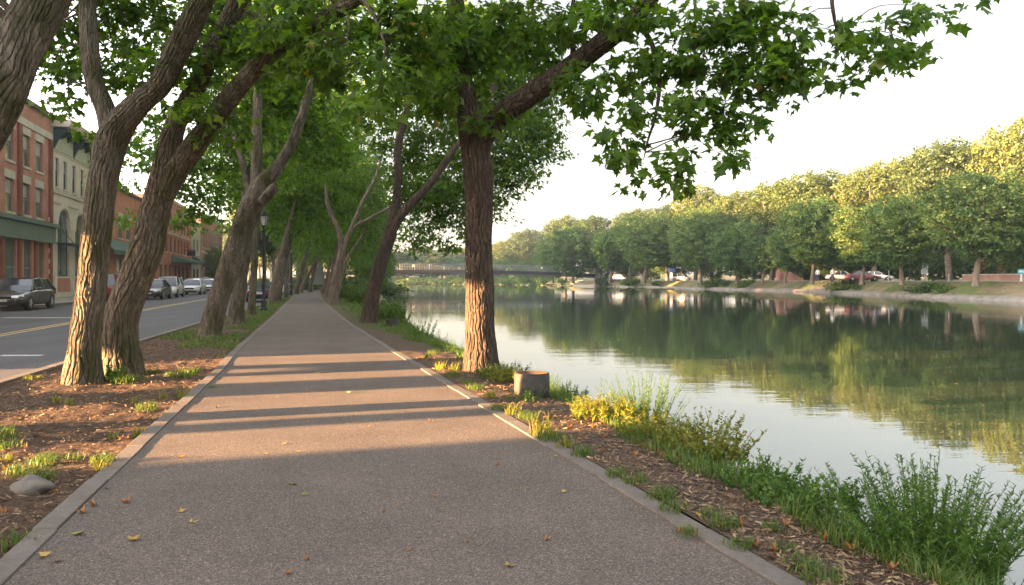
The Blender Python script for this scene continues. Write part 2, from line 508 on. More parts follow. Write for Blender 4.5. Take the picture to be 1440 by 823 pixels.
ys_far = np.concatenate([np.arange(-120, 0, 8), np.arange(0, 120, 3), np.arange(120, 420, 8), np.arange(420, 620, 10), np.array([700, 850, 1100, 1500])])
prof = [(-1, -600, -0.22), (-1, -200, -0.22), (-1, -70, -0.22), (-1, -30, -0.22), (-1, -12, -0.2), (-1, -5, -0.13), (-1, -2.4, -0.09), (-1, -1.3, -0.13), (-1, -0.3, -0.40), (-1, 0.6, -0.75), (-1, 4, -2.2),
        (1, -5, -2.4), (1, -0.4, -0.9)]
prof_r = [(1, 0, -0.35), (1, 0.15, -0.06), (1, 1.2, 0.05), (1, 2.2, 0.6), (1, 3.6, 1.25), (1, 4.6, 1.42), (1, 9, 1.46), (1, 25, 1.46), (1, 60, 1.5), (1, 150, 2.0), (1, 500, 4), (1, 1500, 6)]
def xs_g(y):
    l, r = float(bank_l(y)), float(bank_r(y))
    return [(l if s < 0 else r) + dx for s, dx, z in prof + prof_r[:1]]
def z_g(X, Y):
    return np.repeat(np.array([z for s, dx, z in prof + prof_r[:1]])[None, :], X.shape[0], 0)
sheet('ground', ys_far, xs_g, z_g, M['ground'], smooth=True)
def xs_r(y):
    r = float(bank_r(y)); return [r + dx for s, dx, z in prof_r[2:]]
def z_r(X, Y):
    Z = np.repeat(np.array([z for s, dx, z in prof_r[2:]])[None, :], X.shape[0], 0)
    Z[:, 0:4] += 0.22 * (vnoise(X[:, 0:4] * 0.5 + 3, Y[:, 0:4] * 0.5, 3) - 0.5)
    return Z
ys_b = np.concatenate([np.arange(-120, 30, 6), np.arange(30, 180, 1.2), np.arange(180, 330, 2.5), np.arange(330, 620, 8), np.array([700, 850, 1100, 1500])])
sheet('far_bank', ys_b, xs_r, z_r, M['slope'])
# stone toe of the far bank
ft = sheet('bank_toe', ys_b[ys_b < 190], lambda y: [float(bank_r(y)) + d for d in (-0.35, -0.25, 0.0, 0.5, 1.0, 1.25)],
           lambda X, Y: np.array([-0.75, -0.30, -0.08, 0.03, 0.06, -0.05])[None, :] + 0.10 * (vnoise(Y * 0.8, X * 0.05, 5) - 0.5), M['toe_stone'])
# promenade on the far bank
sheet('far_promenade', ys_b, lambda y: [float(bank_r(y)) + d for d in (5.2, 5.25, 8.2, 8.25)], lambda X, Y: np.array([1.40, 1.50, 1.52, 1.42])[None, :] + 0 * X, M['sidewalk'])
# river surface
sheet('river', ys_far, lambda y: np.linspace(float(bank_l(y)) - 0.6, float(bank_r(y)) + 0.8, 12), lambda X, Y: 0 * X + WZ, M['water'])

ys_p = np.concatenate([np.arange(-12, 40, 0.5), np.arange(40, 330, 4)])
sheet('path', ys_p, lambda y: np.linspace(float(path_l(y)), float(path_r(y)), 6), lambda X, Y: 0 * X, M['path'])

def edging(name, fn, side, width, top, seg=1.25, y0=-10, y1=130):
    mb = MB()
    y = y0; k = 0
    rr = random.Random(4)
    while y < y1:
        L = seg if y < 60 else seg * 4
        a, b = y + 0.006, y + L - 0.006
        za = top + rr.uniform(-0.004, 0.004)
        jit = rr.uniform(-0.008, 0.008)
        xa, xb = float(fn(a)) + jit, float(fn(b)) + jit
        oa, ob = xa + side * width, xb + side * width
        pts = [(xa, a), (xb, b), (ob, b), (oa, a)]
        if side < 0: pts = pts[::-1]
        i = [mb.vert((p[0], p[1], -0.12)) for p in pts] + [mb.vert((p[0], p[1], za)) for p in pts]
        for q in ((3, 2, 1, 0), (4, 5, 6, 7), (0, 1, 5, 4), (1, 2, 6, 5), (2, 3, 7, 6), (3, 0, 4, 7)):
            mb.face([i[j] for j in q][::-1] if False else [i[j] for j in q])
        y += L
    o = mb.build(name, M['edging'], bevel=0.006)
    o['kind'] = 'structure'
    return o
edging('path_edging', path_l, -1, 0.155, 0.012)
edging('path_edging', path_r, 1, 0.16, 0.014)
edging('road_kerb', kerb_n, -1, 0.18, 0.02, 2.4, -12, 160)
edging('road_kerb', kerb_f, -1, 0.18, 0.05, 2.4, -40, 330)

sheet('road', np.concatenate([np.arange(-60, 120, 4), np.arange(120, 420, 12)]), lambda y: np.linspace(float(kerb_f(y)), float(kerb_n(y)) - 0.15, 8), lambda X, Y: 0 * X - 0.10, M['road'])
sheet('pavement', np.concatenate([np.arange(-60, 420, 6)]), lambda y: [float(fac(y)) - 0.4, float(kerb_f(y)) - 0.17], lambda X, Y: 0 * X + 0.045, M['sidewalk'])
yel = lambda y: -9.75 - 0.252 * y
def stripe(name, fn, y0, y1, w, mat, step=4.0):
    ys = np.arange(y0, y1 + 0.01, step)
    return sheet(name, ys, lambda y: [float(fn(y)), float(fn(y)) + w], lambda X, Y: 0 * X - 0.096, mat)
stripe('road_marking', lambda y: yel(y) - 0.16, -20, 300, 0.13, M['line_yellow'])
stripe('road_marking', lambda y: yel(y) + 0.14, -20, 300, 0.13, M['line_yellow'])
mb = MB()
for (px, py, L, w) in ((30, 500, 0.9, 0.14), (58, 447, 3.4, 0.25)):
    g = G(px, py, -0.096)
    mb.poly([(g[0] - L / 2, g[1] - w, -0.095), (g[0] + L / 2, g[1] - w * 0.6, -0.095), (g[0] + L / 2, g[1] + w, -0.095), (g[0] - L / 2, g[1] + w * 0.8, -0.095)])
tag(mb.build('road_marking', M['line_white']), kind='structure')

# verge between path and road, and the river bank beside the path
def z_verge(X, Y):
    b = -0.045 + 0.05 * (vnoise(X * 1.3, Y * 1.3, 1) - 0.3) + 0.03 * (vnoise(X * 5, Y * 5, 2) - 0.5) + 0.045 * (vnoise(X * 11, Y * 11, 9) - 0.5)
    return b
def verge_z(x, y):
    return float(z_verge(np.array([[x]]), np.array([[y]]))[0, 0])
ys_v = np.concatenate([np.arange(-6, 26, 0.12), np.arange(26, 70, 0.6), np.arange(70, 160, 4)])
def m_soft(x): return x
sheet('mulch_bed', ys_v, lambda y: np.linspace(float(kerb_n(y)) + 0.005, float(path_l(y)) - 0.153, 44), lambda X, Y: z_verge(X, Y) * np.minimum(1, np.minimum(np.arange(44), 43 - np.arange(44))[None, :] / 2.0 + 0.3) - 0.012, M['mulch'])
def bank_t(X, Y):
    a = path_r(Y) + 0.165; b = bank_l(Y) + 0.25
    return np.clip((X - a) / (b - a), 0, 1)
def z_bank(X, Y):
    t = bank_t(X, Y)
    base = 0.02 - 0.10 * t - 0.62 * np.clip((t - 0.5) / 0.5, 0, 1) ** 1.6
    return base + (0.05 * (vnoise(X * 1.7, Y * 1.7, 21) - 0.4) + 0.03 * (vnoise(X * 6, Y * 6, 22) - 0.5) + 0.015 * (vnoise(X * 15, Y * 15, 23) - 0.5)) * np.clip(t * 8, 0.2, 1)
def bank_z(x, y):
    return float(z_bank(np.array([[x]]), np.array([[y]]))[0, 0])
def bank_mat():
    m, t, o = newmat('bank_soil')
    at = t.nodes.new('ShaderNodeAttribute'); at.attribute_name = 'grassy'
    v = coords(t)
    n1 = noise(t, v, 40, 5, 0.7, 1.0); n0 = noise(t, v, 9, 4)
    mul = ramp(t, n1, [(0.25, (0.060, 0.042, 0.032)), (0.5, (0.130, 0.093, 0.070)), (0.75, (0.225, 0.170, 0.130))])
    gr = ramp(t, n1, [(0.3, (0.050, 0.070, 0.022)), (0.7, (0.12, 0.135, 0.045))])
    col = mixc(t, at.outputs['Fac'], mul, gr)
    col = mixc(t, 1.0, col, ramp(t, n0, [(0.3, (0.75, 0.75, 0.75)), (0.7, (1.2, 1.2, 1.2))]), 'MULTIPLY')
    pbr(t, o, col, 0.95, 0, n1, 0.9, 0.03, 0.15)
    return m
M['bank'] = bank_mat()
ys_k = np.concatenate([np.arange(-6, 26, 0.12), np.arange(26, 70, 0.6), np.arange(70, 160, 4)])
bo = sheet('river_bank', ys_k, lambda y: np.linspace(float(path_r(y)) + 0.157, float(bank_l(y)) + 0.25, 30), z_bank, M['bank'])
vv = np.array([v.co for v in bo.data.vertices])
tt = bank_t(vv[:, 0], vv[:, 1])
g_at = np.clip((tt - 0.45 + 0.25 * (vnoise(vv[:, 0] * 2.2, vv[:, 1] * 2.2, 31) - 0.5) + np.clip((vv[:, 1] - 16) / 25, 0, 0.5)) * 5, 0, 1)
a = bo.data.attributes.new('grassy', 'FLOAT', 'POINT'); a.data.foreach_set('value', g_at.astype(np.float32))

# ------------------------------------------------------------------ leaf templates and foliage
def tmpl_maple():
    o = [(0, 0.0), (0.30, -0.10), (0.20, 0.13), (0.60, 0.40), (0.25, 0.50), (0.0, 1.0), (-0.25, 0.50), (-0.60, 0.40), (-0.20, 0.13), (-0.30, -0.10)]
    V = [(0, 0.32, 0.0)] + [(x, y, -0.22 * abs(x) - 0.18 * max(0, y - 0.3) ** 2) for x, y in o]
    Fc = [(0, i, i % 10 + 1) for i in range(1, 11)]
    return np.array(V), np.array(Fc)
def tmpl_leaf5():
    o = [(0, 0), (0.45, 0.25), (0.18, 0.45), (0, 1.0), (-0.18, 0.45), (-0.45, 0.25)]
    V = [(x, y, -0.2 * abs(x) - 0.15 * y * y) for x, y in o]
    return np.array(V), np.array([(0, 1, 2, 3, 4, 5)])
def tmpl_quad():
    V = [(0, -0.1, 0), (0.5, 0.4, -0.12), (0.05, 1.0, -0.15), (-0.5, 0.5, -0.1)]
    return np.array(V), np.array([(0, 1, 2), (0, 2, 3)])
def tmpl_lance():
    V = [(0, 0, 0), (0.11, 0.35, 0.03), (0, 1.0, -0.12), (-0.11, 0.35, 0.03)]
    return np.array(V), np.array([(0, 1, 2), (0, 2, 3)])
TM, T5, TQ, TL = tmpl_maple(), tmpl_leaf5(), tmpl_quad(), tmpl_lance()

def nrm(a):
    return a / np.maximum(np.linalg.norm(a, axis=-1, keepdims=True), 1e-9)

def place(tmpl, pos, tip, nor, size):
    """instances of a leaf template: y axis along tip, z along nor"""
    TV, TF = tmpl
    y = nrm(tip); x = nrm(np.cross(y, nor)); z = np.cross(x, y)
    s = np.asarray(size).reshape(-1, 1, 1)
    qa = np.random.default_rng(len(pos)); kx = 0.72 + 0.42 * qa.random((len(pos), 1, 1)); kz = 0.2 + 2.4 * qa.random((len(pos), 1, 1)) ** 1.5; sk = 0.35 * (qa.random((len(pos), 1, 1)) - 0.5)
    V = pos[:, None, :] + s * ((kx * TV[None, :, 0:1] + sk * TV[None, :, 1:2] ** 2) * x[:, None, :] + TV[None, :, 1:2] * y[:, None, :] + kz * TV[None, :, 2:3] * z[:, None, :])
    n = len(TV)
    Fc = TF[None] + (np.arange(len(pos)) * n)[:, None, None]
    return V.reshape(-1, 3), Fc.reshape(-1, TF.shape[1])

def sprays(centres, out_dirs, per, rad, size, r, droop=0.35, flat=0.45):
    """leaf positions and directions for sprays of foliage"""
    n = len(centres)
    c = np.repeat(centres, per, 0); od = np.repeat(out_dirs, per, 0)
    u = r.normal(size=(n * per, 3)); u = nrm(u) * (r.random((n * per, 1)) ** 0.45)
    rr = np.repeat(np.asarray(rad).reshape(-1, 1) * np.ones((n, 1)), per, 0)
    off = u * rr; off[:, 2] *= flat
    lat = np.sum(off[:, :2] ** 2, 1) / np.maximum(rr[:, 0], 1e-6)
    off[:, 2] -= droop * lat
    pos = c + off
    tip = 0.9 * nrm(off + 1e-6) + 0.5 * od + r.normal(size=pos.shape) * 0.55
    tip[:, 2] -= 0.45
    nor = np.array([0, 0, 1.0]) + 0.45 * od + r.normal(size=pos.shape) * 0.45
    sz = size * (0.45 + 0.75 * r.random(len(pos)))
    return pos, tip, nor, sz

def blob_foliage(blobs, leaf, r, per=22, srad=0.38, cover=2.6, tmpl=TM, shell=0.35, droop=0.35, flat=0.45):
    """blobs: (centre3, radii3). Number of leaves follows the blob's size."""
    PV, PF, n0 = [], [], 0
    cents = []
    for bb in blobs:
        c, rad = bb[0], bb[1]
        wt = bb[2] if len(bb) > 2 else 1.0
        rad = np.asarray(rad, float)
        area = math.pi * rad[0] * rad[2]
        n = max(2, int(wt * cover * area / (0.42 * leaf * leaf) / per))
        u = nrm(r.normal(size=(n, 3))) * (shell + (1 - shell) * r.random((n, 1))) ** 0.6
        cc = np.asarray(c) + u * rad
        cents.append(cc)
        od = nrm(u * np.array([1, 1, 0.4]) + 1e-6)
        p, t, nn, s = sprays(cc, od, per, srad * (0.6 + 0.8 * r.random(n)), leaf, r, droop, flat)
        V, Fc = place(tmpl, p, t, nn, s)
        PV.append(V); PF.append(Fc + n0); n0 += len(V)
    return np.concatenate(PV), np.concatenate(PF), cents

# ------------------------------------------------------------------ trunks
def catmull(pts, n):
    pts = np.asarray(pts, float)
    if len(pts) < 3:
        t = np.linspace(0, 1, n)[:, None]
        return pts[0] * (1 - t) + pts[-1] * t
    seg = np.linalg.norm(np.diff(pts[:, :3], axis=0), axis=1)
    s = np.concatenate([[0], np.cumsum(seg)])
    t = np.linspace(0, s[-1], n)
    m = np.gradient(pts, s, axis=0)
    out = np.zeros((n, pts.shape[1]))
    k = np.clip(np.searchsorted(s, t, 'right') - 1, 0, len(seg) - 1)
    h = seg[k]; u = (t - s[k]) / h
    h00 = 2 * u ** 3 - 3 * u ** 2 + 1; h10 = u ** 3 - 2 * u ** 2 + u; h01 = -2 * u ** 3 + 3 * u ** 2; h11 = u ** 3 - u ** 2
    for c in range(pts.shape[1]):
        out[:, c] = h00 * pts[k, c] + h10 * h * m[k, c] + h01 * pts[k + 1, c] + h11 * h * m[k + 1, c]
    return out

def tube(pts4, seg, step, seed=0, furrow=0.0, lump=0.06, flare=0.0):
    """pts4: rows (x,y,z,r). Returns V, quads."""
    pts4 = np.asarray(pts4, float)
    L = np.sum(np.linalg.norm(np.diff(pts4[:, :3], axis=0), axis=1))
    n = max(4, int(L / step))
    c = catmull(pts4, n)
    c[:, 3] = np.maximum(c[:, 3], 0.002)
    s = np.concatenate([[0], np.cumsum(np.linalg.norm(np.diff(c[:, :3], axis=0), axis=1))])
    T = nrm(np.gradient(c[:, :3], axis=0))
    ref = np.array([0, 1.0, 0]) if abs(T[0][1]) < 0.9 else np.array([1.0, 0, 0])
    U = np.zeros_like(T); u = ref
    for i in range(n):
        u = u - T[i] * np.dot(u, T[i]); u = u / np.linalg.norm(u); U[i] = u
    Wv = np.cross(T, U)
    th = np.arange(seg) / seg * 2 * math.pi
    TH, SS = np.meshgrid(th, s)
    r = c[:, 3][:, None] * np.ones_like(TH)
    k = TH / (2 * math.pi)
    r = r * (1 + lump * 2 * (vnoise(k * 5, SS * 1.3, seed, 5) - 0.5) + lump * (vnoise(k * 9, SS * 3.2, seed + 1, 9) - 0.5))
    if flare:
        root = 1 + 0.55 * np.sin(TH * 4 + seed) * np.exp(-SS / 0.14) + 0.25 * np.sin(TH * 7 + 2 * seed) * np.exp(-SS / 0.10)
        r = r * (1 + flare * np.exp(-SS / 0.22) * root)
    if furrow:
        nf = max(7, int(round(2 * math.pi * float(np.median(c[:, 3])) / 0.058)))
        w1 = vnoise(k * 8, SS * 2.6, seed + 5, 8); w2 = vnoise(k * 16, SS * 6.5, seed + 6, 16)
        ph = nf * TH / 2 + 4.2 * w1 + 2.2 * w2
        rid = np.abs(np.sin(ph))
        brk = vnoise(k * nf, SS * 5.0, seed + 7, nf)
        r = r + furrow * (np.minimum(rid * 2.3, 1) ** 0.8 * (0.72 + 0.4 * brk) - 0.75) + 0.25 * furrow * (vnoise(k * nf * 3, SS * 30, seed + 8, nf * 3) - 0.5)
    V = c[:, None, :3] + r[..., None] * (np.cos(TH)[..., None] * U[:, None, :] + np.sin(TH)[..., None] * Wv[:, None, :])
    i = np.arange(n - 1)[:, None] * seg
    a = np.arange(seg)[None, :]; b = (a + 1) % seg
    q = np.stack([i + a, i + b, i + seg + b, i + seg + a], -1).reshape(-1, 4)
    return V.reshape(-1, 3), q

def trunk_mesh(name, limbs, base, mat, parent, near=0, seed=0):
    """limbs: lists of world (x,y,z,r)"""
    VV, QQ, n0 = [], [], 0
    for k, lm in enumerate(limbs):
        rmax = max(p[3] for p in lm)
        if near == 2:
            seg, step, fu = (240, 0.022, 0.04) if rmax > 0.12 else (20, 0.08, 0.0)
            if rmax > 0.12: fu = min(0.042, rmax * 0.15); seg = int(min(264, max(90, rmax * 900)))
        elif near == 1: seg, step, fu = (90, 0.07, min(0.04, rmax * 0.14)) if rmax > 0.12 else (12, 0.15, 0)
        else: seg, step, fu = 14, 0.4, 0
        V, Q = tube(lm, seg, step, seed + 17 * k, fu, 0.05 if rmax > 0.08 else 0.02, 0.38 if k == 0 else 0)
        VV.append(V); QQ.append(Q + n0); n0 += len(V)
    V = np.concatenate(VV) - np.asarray(base)[None, :]
    return fast_mesh(name, V, [np.concatenate(QQ)], mat, parent, smooth=True)

def px_limb(pts, ground=False):
    out = []
    for i, (px, py, d, w) in enumerate(pts):
        p = P(px, py, d)
        out.append([p[0], p[1], p[2], 0.415 * w / F * d])
    if ground:
        b = out[0]
        out.insert(0, [b[0], b[1], -0.15, b[3]])
    return out

def px_blob(px, py, d, rx, ry, rd=None):
    c = P(px, py, d)
    a, b = rx / F * d, ry / F * d
    return c, (a, rd if rd else max(0.5, 0.7 * a), b), (0.45 if py < -50 and d < 16 else 1.0)

def twig_mesh(ends, roots, r, parent, base, rad=0.02):
    """thin drooping twigs from limb points to spray centres, joined into the limb mesh of the tree"""
    VV, QQ, n0 = [], [], 0
    for e in ends:
        e = np.asarray(e)
        d = np.linalg.norm(roots - e, axis=1)
        s = roots[np.argmin(d)]
        L = np.linalg.norm(e - s)
        if L < 0.2 or L > 4.5: continue
        mid = 0.5 * (s + e) + np.array([0, 0, 0.16 * L]) + r.normal(size=3) * 0.06 * L
        rr = rad * min(1.2, 0.4 + L / 3)
        V, Q = tube([[*s, rr], [*mid, rr * 0.6], [*e, rr * 0.25]], 6, 0.12, 0, 0, 0.02, 0)
        VV.append(V); QQ.append(Q + n0); n0 += len(V)
    if not VV: return np.zeros((0, 3)), np.zeros((0, 4), dtype=int)
    return np.concatenate(VV), np.concatenate(QQ)

def row_tree(label, limbs_px, blobs, mat, near, seed, leafmat, leaf=0.17, per=22, srad=0.38, cover=2.6, tmpl=TM, ntwig=60, group=None, twig_r=0.02, extra=None):
    r = np.random.default_rng(seed)
    limbs = [px_limb(l, i == 0) for i, l in enumerate(limbs_px)]
    b = limbs[0][1]
    base = np.array([b[0], b[1], 0.0])
    t = thing('shade_tree', label, 'tree', base, 0, group)
    trunk_mesh('trunk', limbs, base, mat, t, near, seed)
    bl = [px_blob(*q) for q in blobs]
    if extra: bl += extra
    V, Fc, cents = blob_foliage(bl, leaf, r, per, srad, cover, tmpl)
    roots = np.concatenate([catmull(np.asarray(l), 24)[8 if i == 0 else 0:, :3] for i, l in enumerate(limbs)])
    allc = np.concatenate(cents)
    pick = allc[r.permutation(len(allc))[:ntwig]]
    TV_, TQ_ = twig_mesh(pick, roots, r, t, base, twig_r)
    fast_mesh('crown', np.concatenate([V, TV_]) - base[None, :], [Fc, TQ_ + len(V)] if len(TQ_) else [Fc], [leafmat, M['twig']], t, midx=np.concatenate([np.zeros(len(Fc)), np.ones(len(TQ_))]))
    return t

GR_L = 'shade trees between the path and the street'
GR_R = 'shade trees between the path and the river'
row_tree('big furrowed trunk leaning in at the top corner beside the red brick building',
    [[(-165, 609, 8.2, 96), (-150, 500, 8.2, 84), (-125, 430, 8.2, 80), (-75, 290, 8.2, 78), (-35, 200, 8.2, 76), (0, 125, 8.2, 76), (30, 60, 8.3, 75), (60, 0, 8.4, 74), (100, -90, 8.6, 66), (150, -220, 9, 50)]],
    [(60, -130, 9, 160, 80), (-120, -60, 8.5, 150, 80), (200, -230, 9, 200, 90), (-60, -250, 8.6, 200, 90)],
    M['bark_moss'], 2, 101, M['leaf_near'], 0.17, group=GR_L)
row_tree('mossy twin trunk on the street side, forking low into two limbs',
    [[(117, 536, 12.5, 54), (120, 470, 12.5, 48), (129, 400, 12.5, 45), (137, 320, 12.5, 45), (146, 250, 12.5, 46), (163, 185, 12.5, 48), (190, 150, 12.4, 38), (222, 122, 12.3, 36), (250, 70, 12.2, 38), (285, 0, 12, 36), (325, -90, 11.8, 28), (370, -220, 11.5, 16)],
     [(158, 215, 12.5, 36), (150, 160, 12.5, 32), (134, 118, 12.5, 29), (126, 60, 12.6, 28), (123, 0, 12.7, 27), (118, -80, 12.8, 24), (108, -200, 13, 16)]],
    [(75, 50, 14, 50, 55), (58, 148, 12.6, 24, 14), (105, 105, 13.5, 34, 40), (112, 168, 13.5, 20, 18), (175, 90, 14, 42, 42), (205, 35, 15, 70, 45), (110, 10, 15, 90, 40), (262, 140, 12, 26, 30), (235, 85, 12.6, 45, 35), (275, 155, 12, 20, 22), (300, 50, 13, 50, 50), (30, 40, 14, 35, 50), (150, -60, 14, 160, 60), (250, -150, 12.5, 220, 90), (80, -200, 14, 200, 90)],
    M['bark_moss'], 2, 102, M['leaf_near'], 0.165, cover=4.0, ntwig=90, group=GR_L)
row_tree('pale split trunk rising against the mossy twin trunk, with a long limb over the path',
    [[(173, 523, 13.7, 60), (172, 440, 13.7, 54), (188, 396, 13.7, 53), (208, 341, 13.7, 50), (222, 286, 13.7, 47), (233, 240, 13.6, 44), (240, 200, 13.5, 36), (252, 165, 13.4, 31), (280, 112, 13.2, 29), (305, 58, 13, 27), (337, 0, 12.8, 26), (380, -80, 12.5, 22), (430, -180, 12.2, 14)],
     [(232, 275, 13.6, 32), (252, 235, 13.5, 36), (272, 207, 13.3, 36), (290, 182, 13.1, 33), (313, 150, 12.9, 31), (354, 102, 12.5, 29), (401, 58, 12, 27), (476, 14, 11.4, 25), (540, -25, 11, 20), (620, -60, 10.6, 13)],
     [(505, -5, 11.2, 12), (520, 12, 11, 7), (533, 40, 10.8, 5), (541, 75, 10.6, 3.5), (536, 95, 10.6, 2)],
     [(470, 14, 11.4, 10), (488, 20, 11.2, 5), (489, 60, 11.1, 3.5), (490, 90, 11, 2)]],
    [(400, 15, 11.5, 75, 45), (480, 60, 11.3, 60, 45), (530, 115, 10.6, 34, 45), (560, 55, 11.2, 60, 55), (520, 165, 10.6, 20, 20), (450, 95, 12, 45, 38), (600, 20, 11, 60, 45), (370, 90, 13.5, 40, 45), (330, 170, 13, 28, 28), (430, -90, 12, 200, 70), (600, -150, 11, 200, 80), (590, 100, 11.5, 30, 35)],
    M['bark_moss'], 2, 103, M['leaf_near'], 0.165, cover=4.2, ntwig=80, group=GR_L)
row_tree('leaning trunk with a broken-off knob where it forks, in front of the street lamp',
    [[(295, 474, 22.2, 35), (304, 432, 22.2, 33), (321, 381, 22.2, 34), (335, 340, 22.2, 36), (347, 305, 22.2, 36), (360, 277, 22.2, 36), (371, 256, 22.2, 28), (388, 238, 22.2, 19), (408, 205, 22.2, 16), (437, 122, 22.2, 13), (452, 70, 22.2, 8)],
     [(360, 282, 22.2, 22), (361, 240, 22.3, 19), (361, 180, 22.4, 16), (364, 110, 22.4, 13), (368, 40, 22.6, 9)],
     [(354, 285, 22.3, 15), (345, 243, 22.4, 12), (331, 190, 22.6, 10), (322, 130, 22.8, 7)],
     [(368, 285, 22.0, 16), (378, 272, 21.9, 17), (385, 264, 21.8, 15), (388, 260, 21.8, 10)]],
    [(300, 205, 24, 48, 42), (280, 275, 25, 32, 38), (330, 120, 24, 70, 60), (400, 90, 24, 70, 70), (450, 190, 25, 50, 50), (350, 250, 25.5, 40, 42), (178, 298, 20, 16, 9), (150, 222, 19, 12, 8), (205, 175, 19, 26, 22), (208, 222, 20, 18, 18), (188, 200, 21, 16, 14), (165, 250, 20, 8, 6), (430, 20, 24, 120, 60), (300, 30, 24, 60, 60), (400, 170, 24, 50, 50), (230, 210, 24, 22, 35), (330, -80, 23, 170, 70), (185, 265, 24, 10, 12), (200, 205, 23, 18, 20), (250, 250, 25, 18, 24), (270, 310, 26, 20, 14)],
    M['bark_moss'], 1, 104, M['leaf_near'], 0.18, per=22, srad=0.5, cover=3.6, tmpl=TM, ntwig=70, group=GR_L)
row_tree('broad straight trunk tucked behind the knobbed leaning trunk',
    [[(332, 453, 29.8, 26), (338, 400, 29.8, 20), (347, 341, 29.8, 16), (352, 280, 30, 14), (356, 210, 30, 10), (360, 120, 30, 7)],
     [(350, 300, 30, 8), (335, 250, 30, 6), (322, 200, 30, 4)]],
    [(318, 265, 31, 36, 40), (300, 240, 32, 42, 50), (370, 200, 31, 70, 70), (425, 225, 32, 50, 40), (440, 130, 32, 90, 80), (350, 80, 31, 110, 70), (400, -60, 31, 150, 90), (390, -220, 31, 150, 90), (390, -340, 31, 110, 70)],  # highest blobs lie above view, added to block the low sun
    M['bark_moss'], 1, 105, M['leaf_mid'], 0.2, srad=0.6, cover=2.3, tmpl=T5, ntwig=30, group=GR_L)
row_tree('slim upright trunk just short of the street lamp',
    [[(354, 441, 37, 13), (357, 385, 37, 11), (360, 329, 37, 10), (362, 260, 37, 8), (364, 180, 37, 5)]],
    [(325, 300, 38, 30, 30), (405, 225, 38, 60, 45), (450, 200, 39, 80, 60), (330, 220, 39, 60, 60), (410, 130, 38, 90, 70), (400, 20, 38, 130, 90), (420, -100, 38, 140, 90), (400, -200, 38, 110, 70)],  # top of this crown is raised out of view as a sun block
    M['bark_moss'], 1, 106, M['leaf_mid'], 0.22, srad=0.7, cover=2.2, tmpl=T5, ntwig=20, group=GR_L)
row_tree('great straight brown trunk beside the river, one heavy limb reaching over the water',
    [[(677, 522, 13.8, 56), (676, 480, 13.8, 50), (674, 400, 13.8, 46), (673, 300, 13.8, 45), (671, 235, 13.8, 48), (664, 190, 13.8, 44), (655, 140, 13.8, 34), (646, 80, 13.8, 31), (640, 0, 13.8, 28), (634, -90, 13.8, 24), (625, -220, 13.8, 16)],
     [(672, 222, 13.8, 34), (681, 190, 13.7, 36), (703, 164, 13.4, 36), (740, 137, 13, 37), (800, 98, 12.4, 36), (850, 58, 11.9, 34), (890, 28, 11.5, 30), (920, -10, 11.2, 27), (970, -70, 11, 20), (1060, -110, 10.6, 13), (1160, -60, 10.2, 8), (1171, 10, 10, 5), (1178, 50, 10, 3)],
     [(880, 36, 11.6, 14), (902, 42, 11.4, 10), (923, 80, 11.2, 8.5), (927, 128, 11, 7), (920, 170, 11, 5), (911, 198, 10.9, 3.5), (905, 225, 10.9, 1.5)],
     [(955, -50, 11.1, 9), (975, -10, 10.9, 6), (978, 40, 10.8, 4), (975, 100, 10.7, 2)],
     [(1040, -100, 10.7, 8), (1035, -30, 10.6, 6), (1048, 30, 10.5, 4), (1040, 60, 10.5, 2)],
     [(800, 104, 12.4, 12), (806, 74, 12.3, 10), (802, 40, 12.3, 9), (808, -10, 12.3, 6)]],
    [(640, 50, 13.5, 55, 50), (640, 130, 13, 22, 34), (700, 50, 14.5, 55, 50), (735, 30, 12.5, 50, 40), (690, 172, 13, 28, 17), (722, 178, 13, 20, 12), (760, 60, 14, 40, 50), (660, 110, 14.2, 30, 40), (600, 130, 13.5, 34, 42), (830, 110, 11.5, 38, 42), (800, 30, 12, 50, 30), (870, 20, 10.8, 60, 28),
     (878, 205, 10.9, 30, 32), (858, 180, 10.9, 17, 20), (893, 245, 10.9, 16, 18), (905, 150, 10.9, 28, 26), (955, 225, 10.5, 26, 32), (963, 255, 10.5, 14, 22), (1010, 205, 10.4, 30, 30), (1030, 235, 10.3, 18, 14), (975, 150, 10.6, 40, 40), (1040, 150, 10.4, 40, 26), (1070, 172, 10.3, 16, 14), (960, 70, 10.8, 45, 50), (1040, 70, 10.5, 50, 55), (1100, 60, 10.4, 38, 55), (1120, 120, 10.3, 17, 32), (1085, 100, 10.3, 35, 40), (1000, 20, 10.6, 100, 30), (900, 90, 11.2, 30, 42),
     (1185, 70, 10, 20, 34), (1195, 122, 9.9, 16, 22), (1220, 75, 9.9, 28, 20), (1255, 40, 9.8, 34, 28), (1240, 90, 9.8, 20, 9), (1290, 70, 9.7, 12, 8), (1310, 14, 9.7, 30, 12), (1345, 12, 9.7, 18, 8), (1200, 30, 10, 16, 20),
     (700, -120, 13.5, 230, 90), (950, -130, 11, 200, 70), (1150, -110, 10.4, 150, 60), (640, -260, 13.8, 300, 110)],
    M['bark_dark'], 2, 107, M['leaf_near'], 0.165, per=15, srad=0.24, cover=5.6, ntwig=150, group=GR_R, twig_r=0.014)
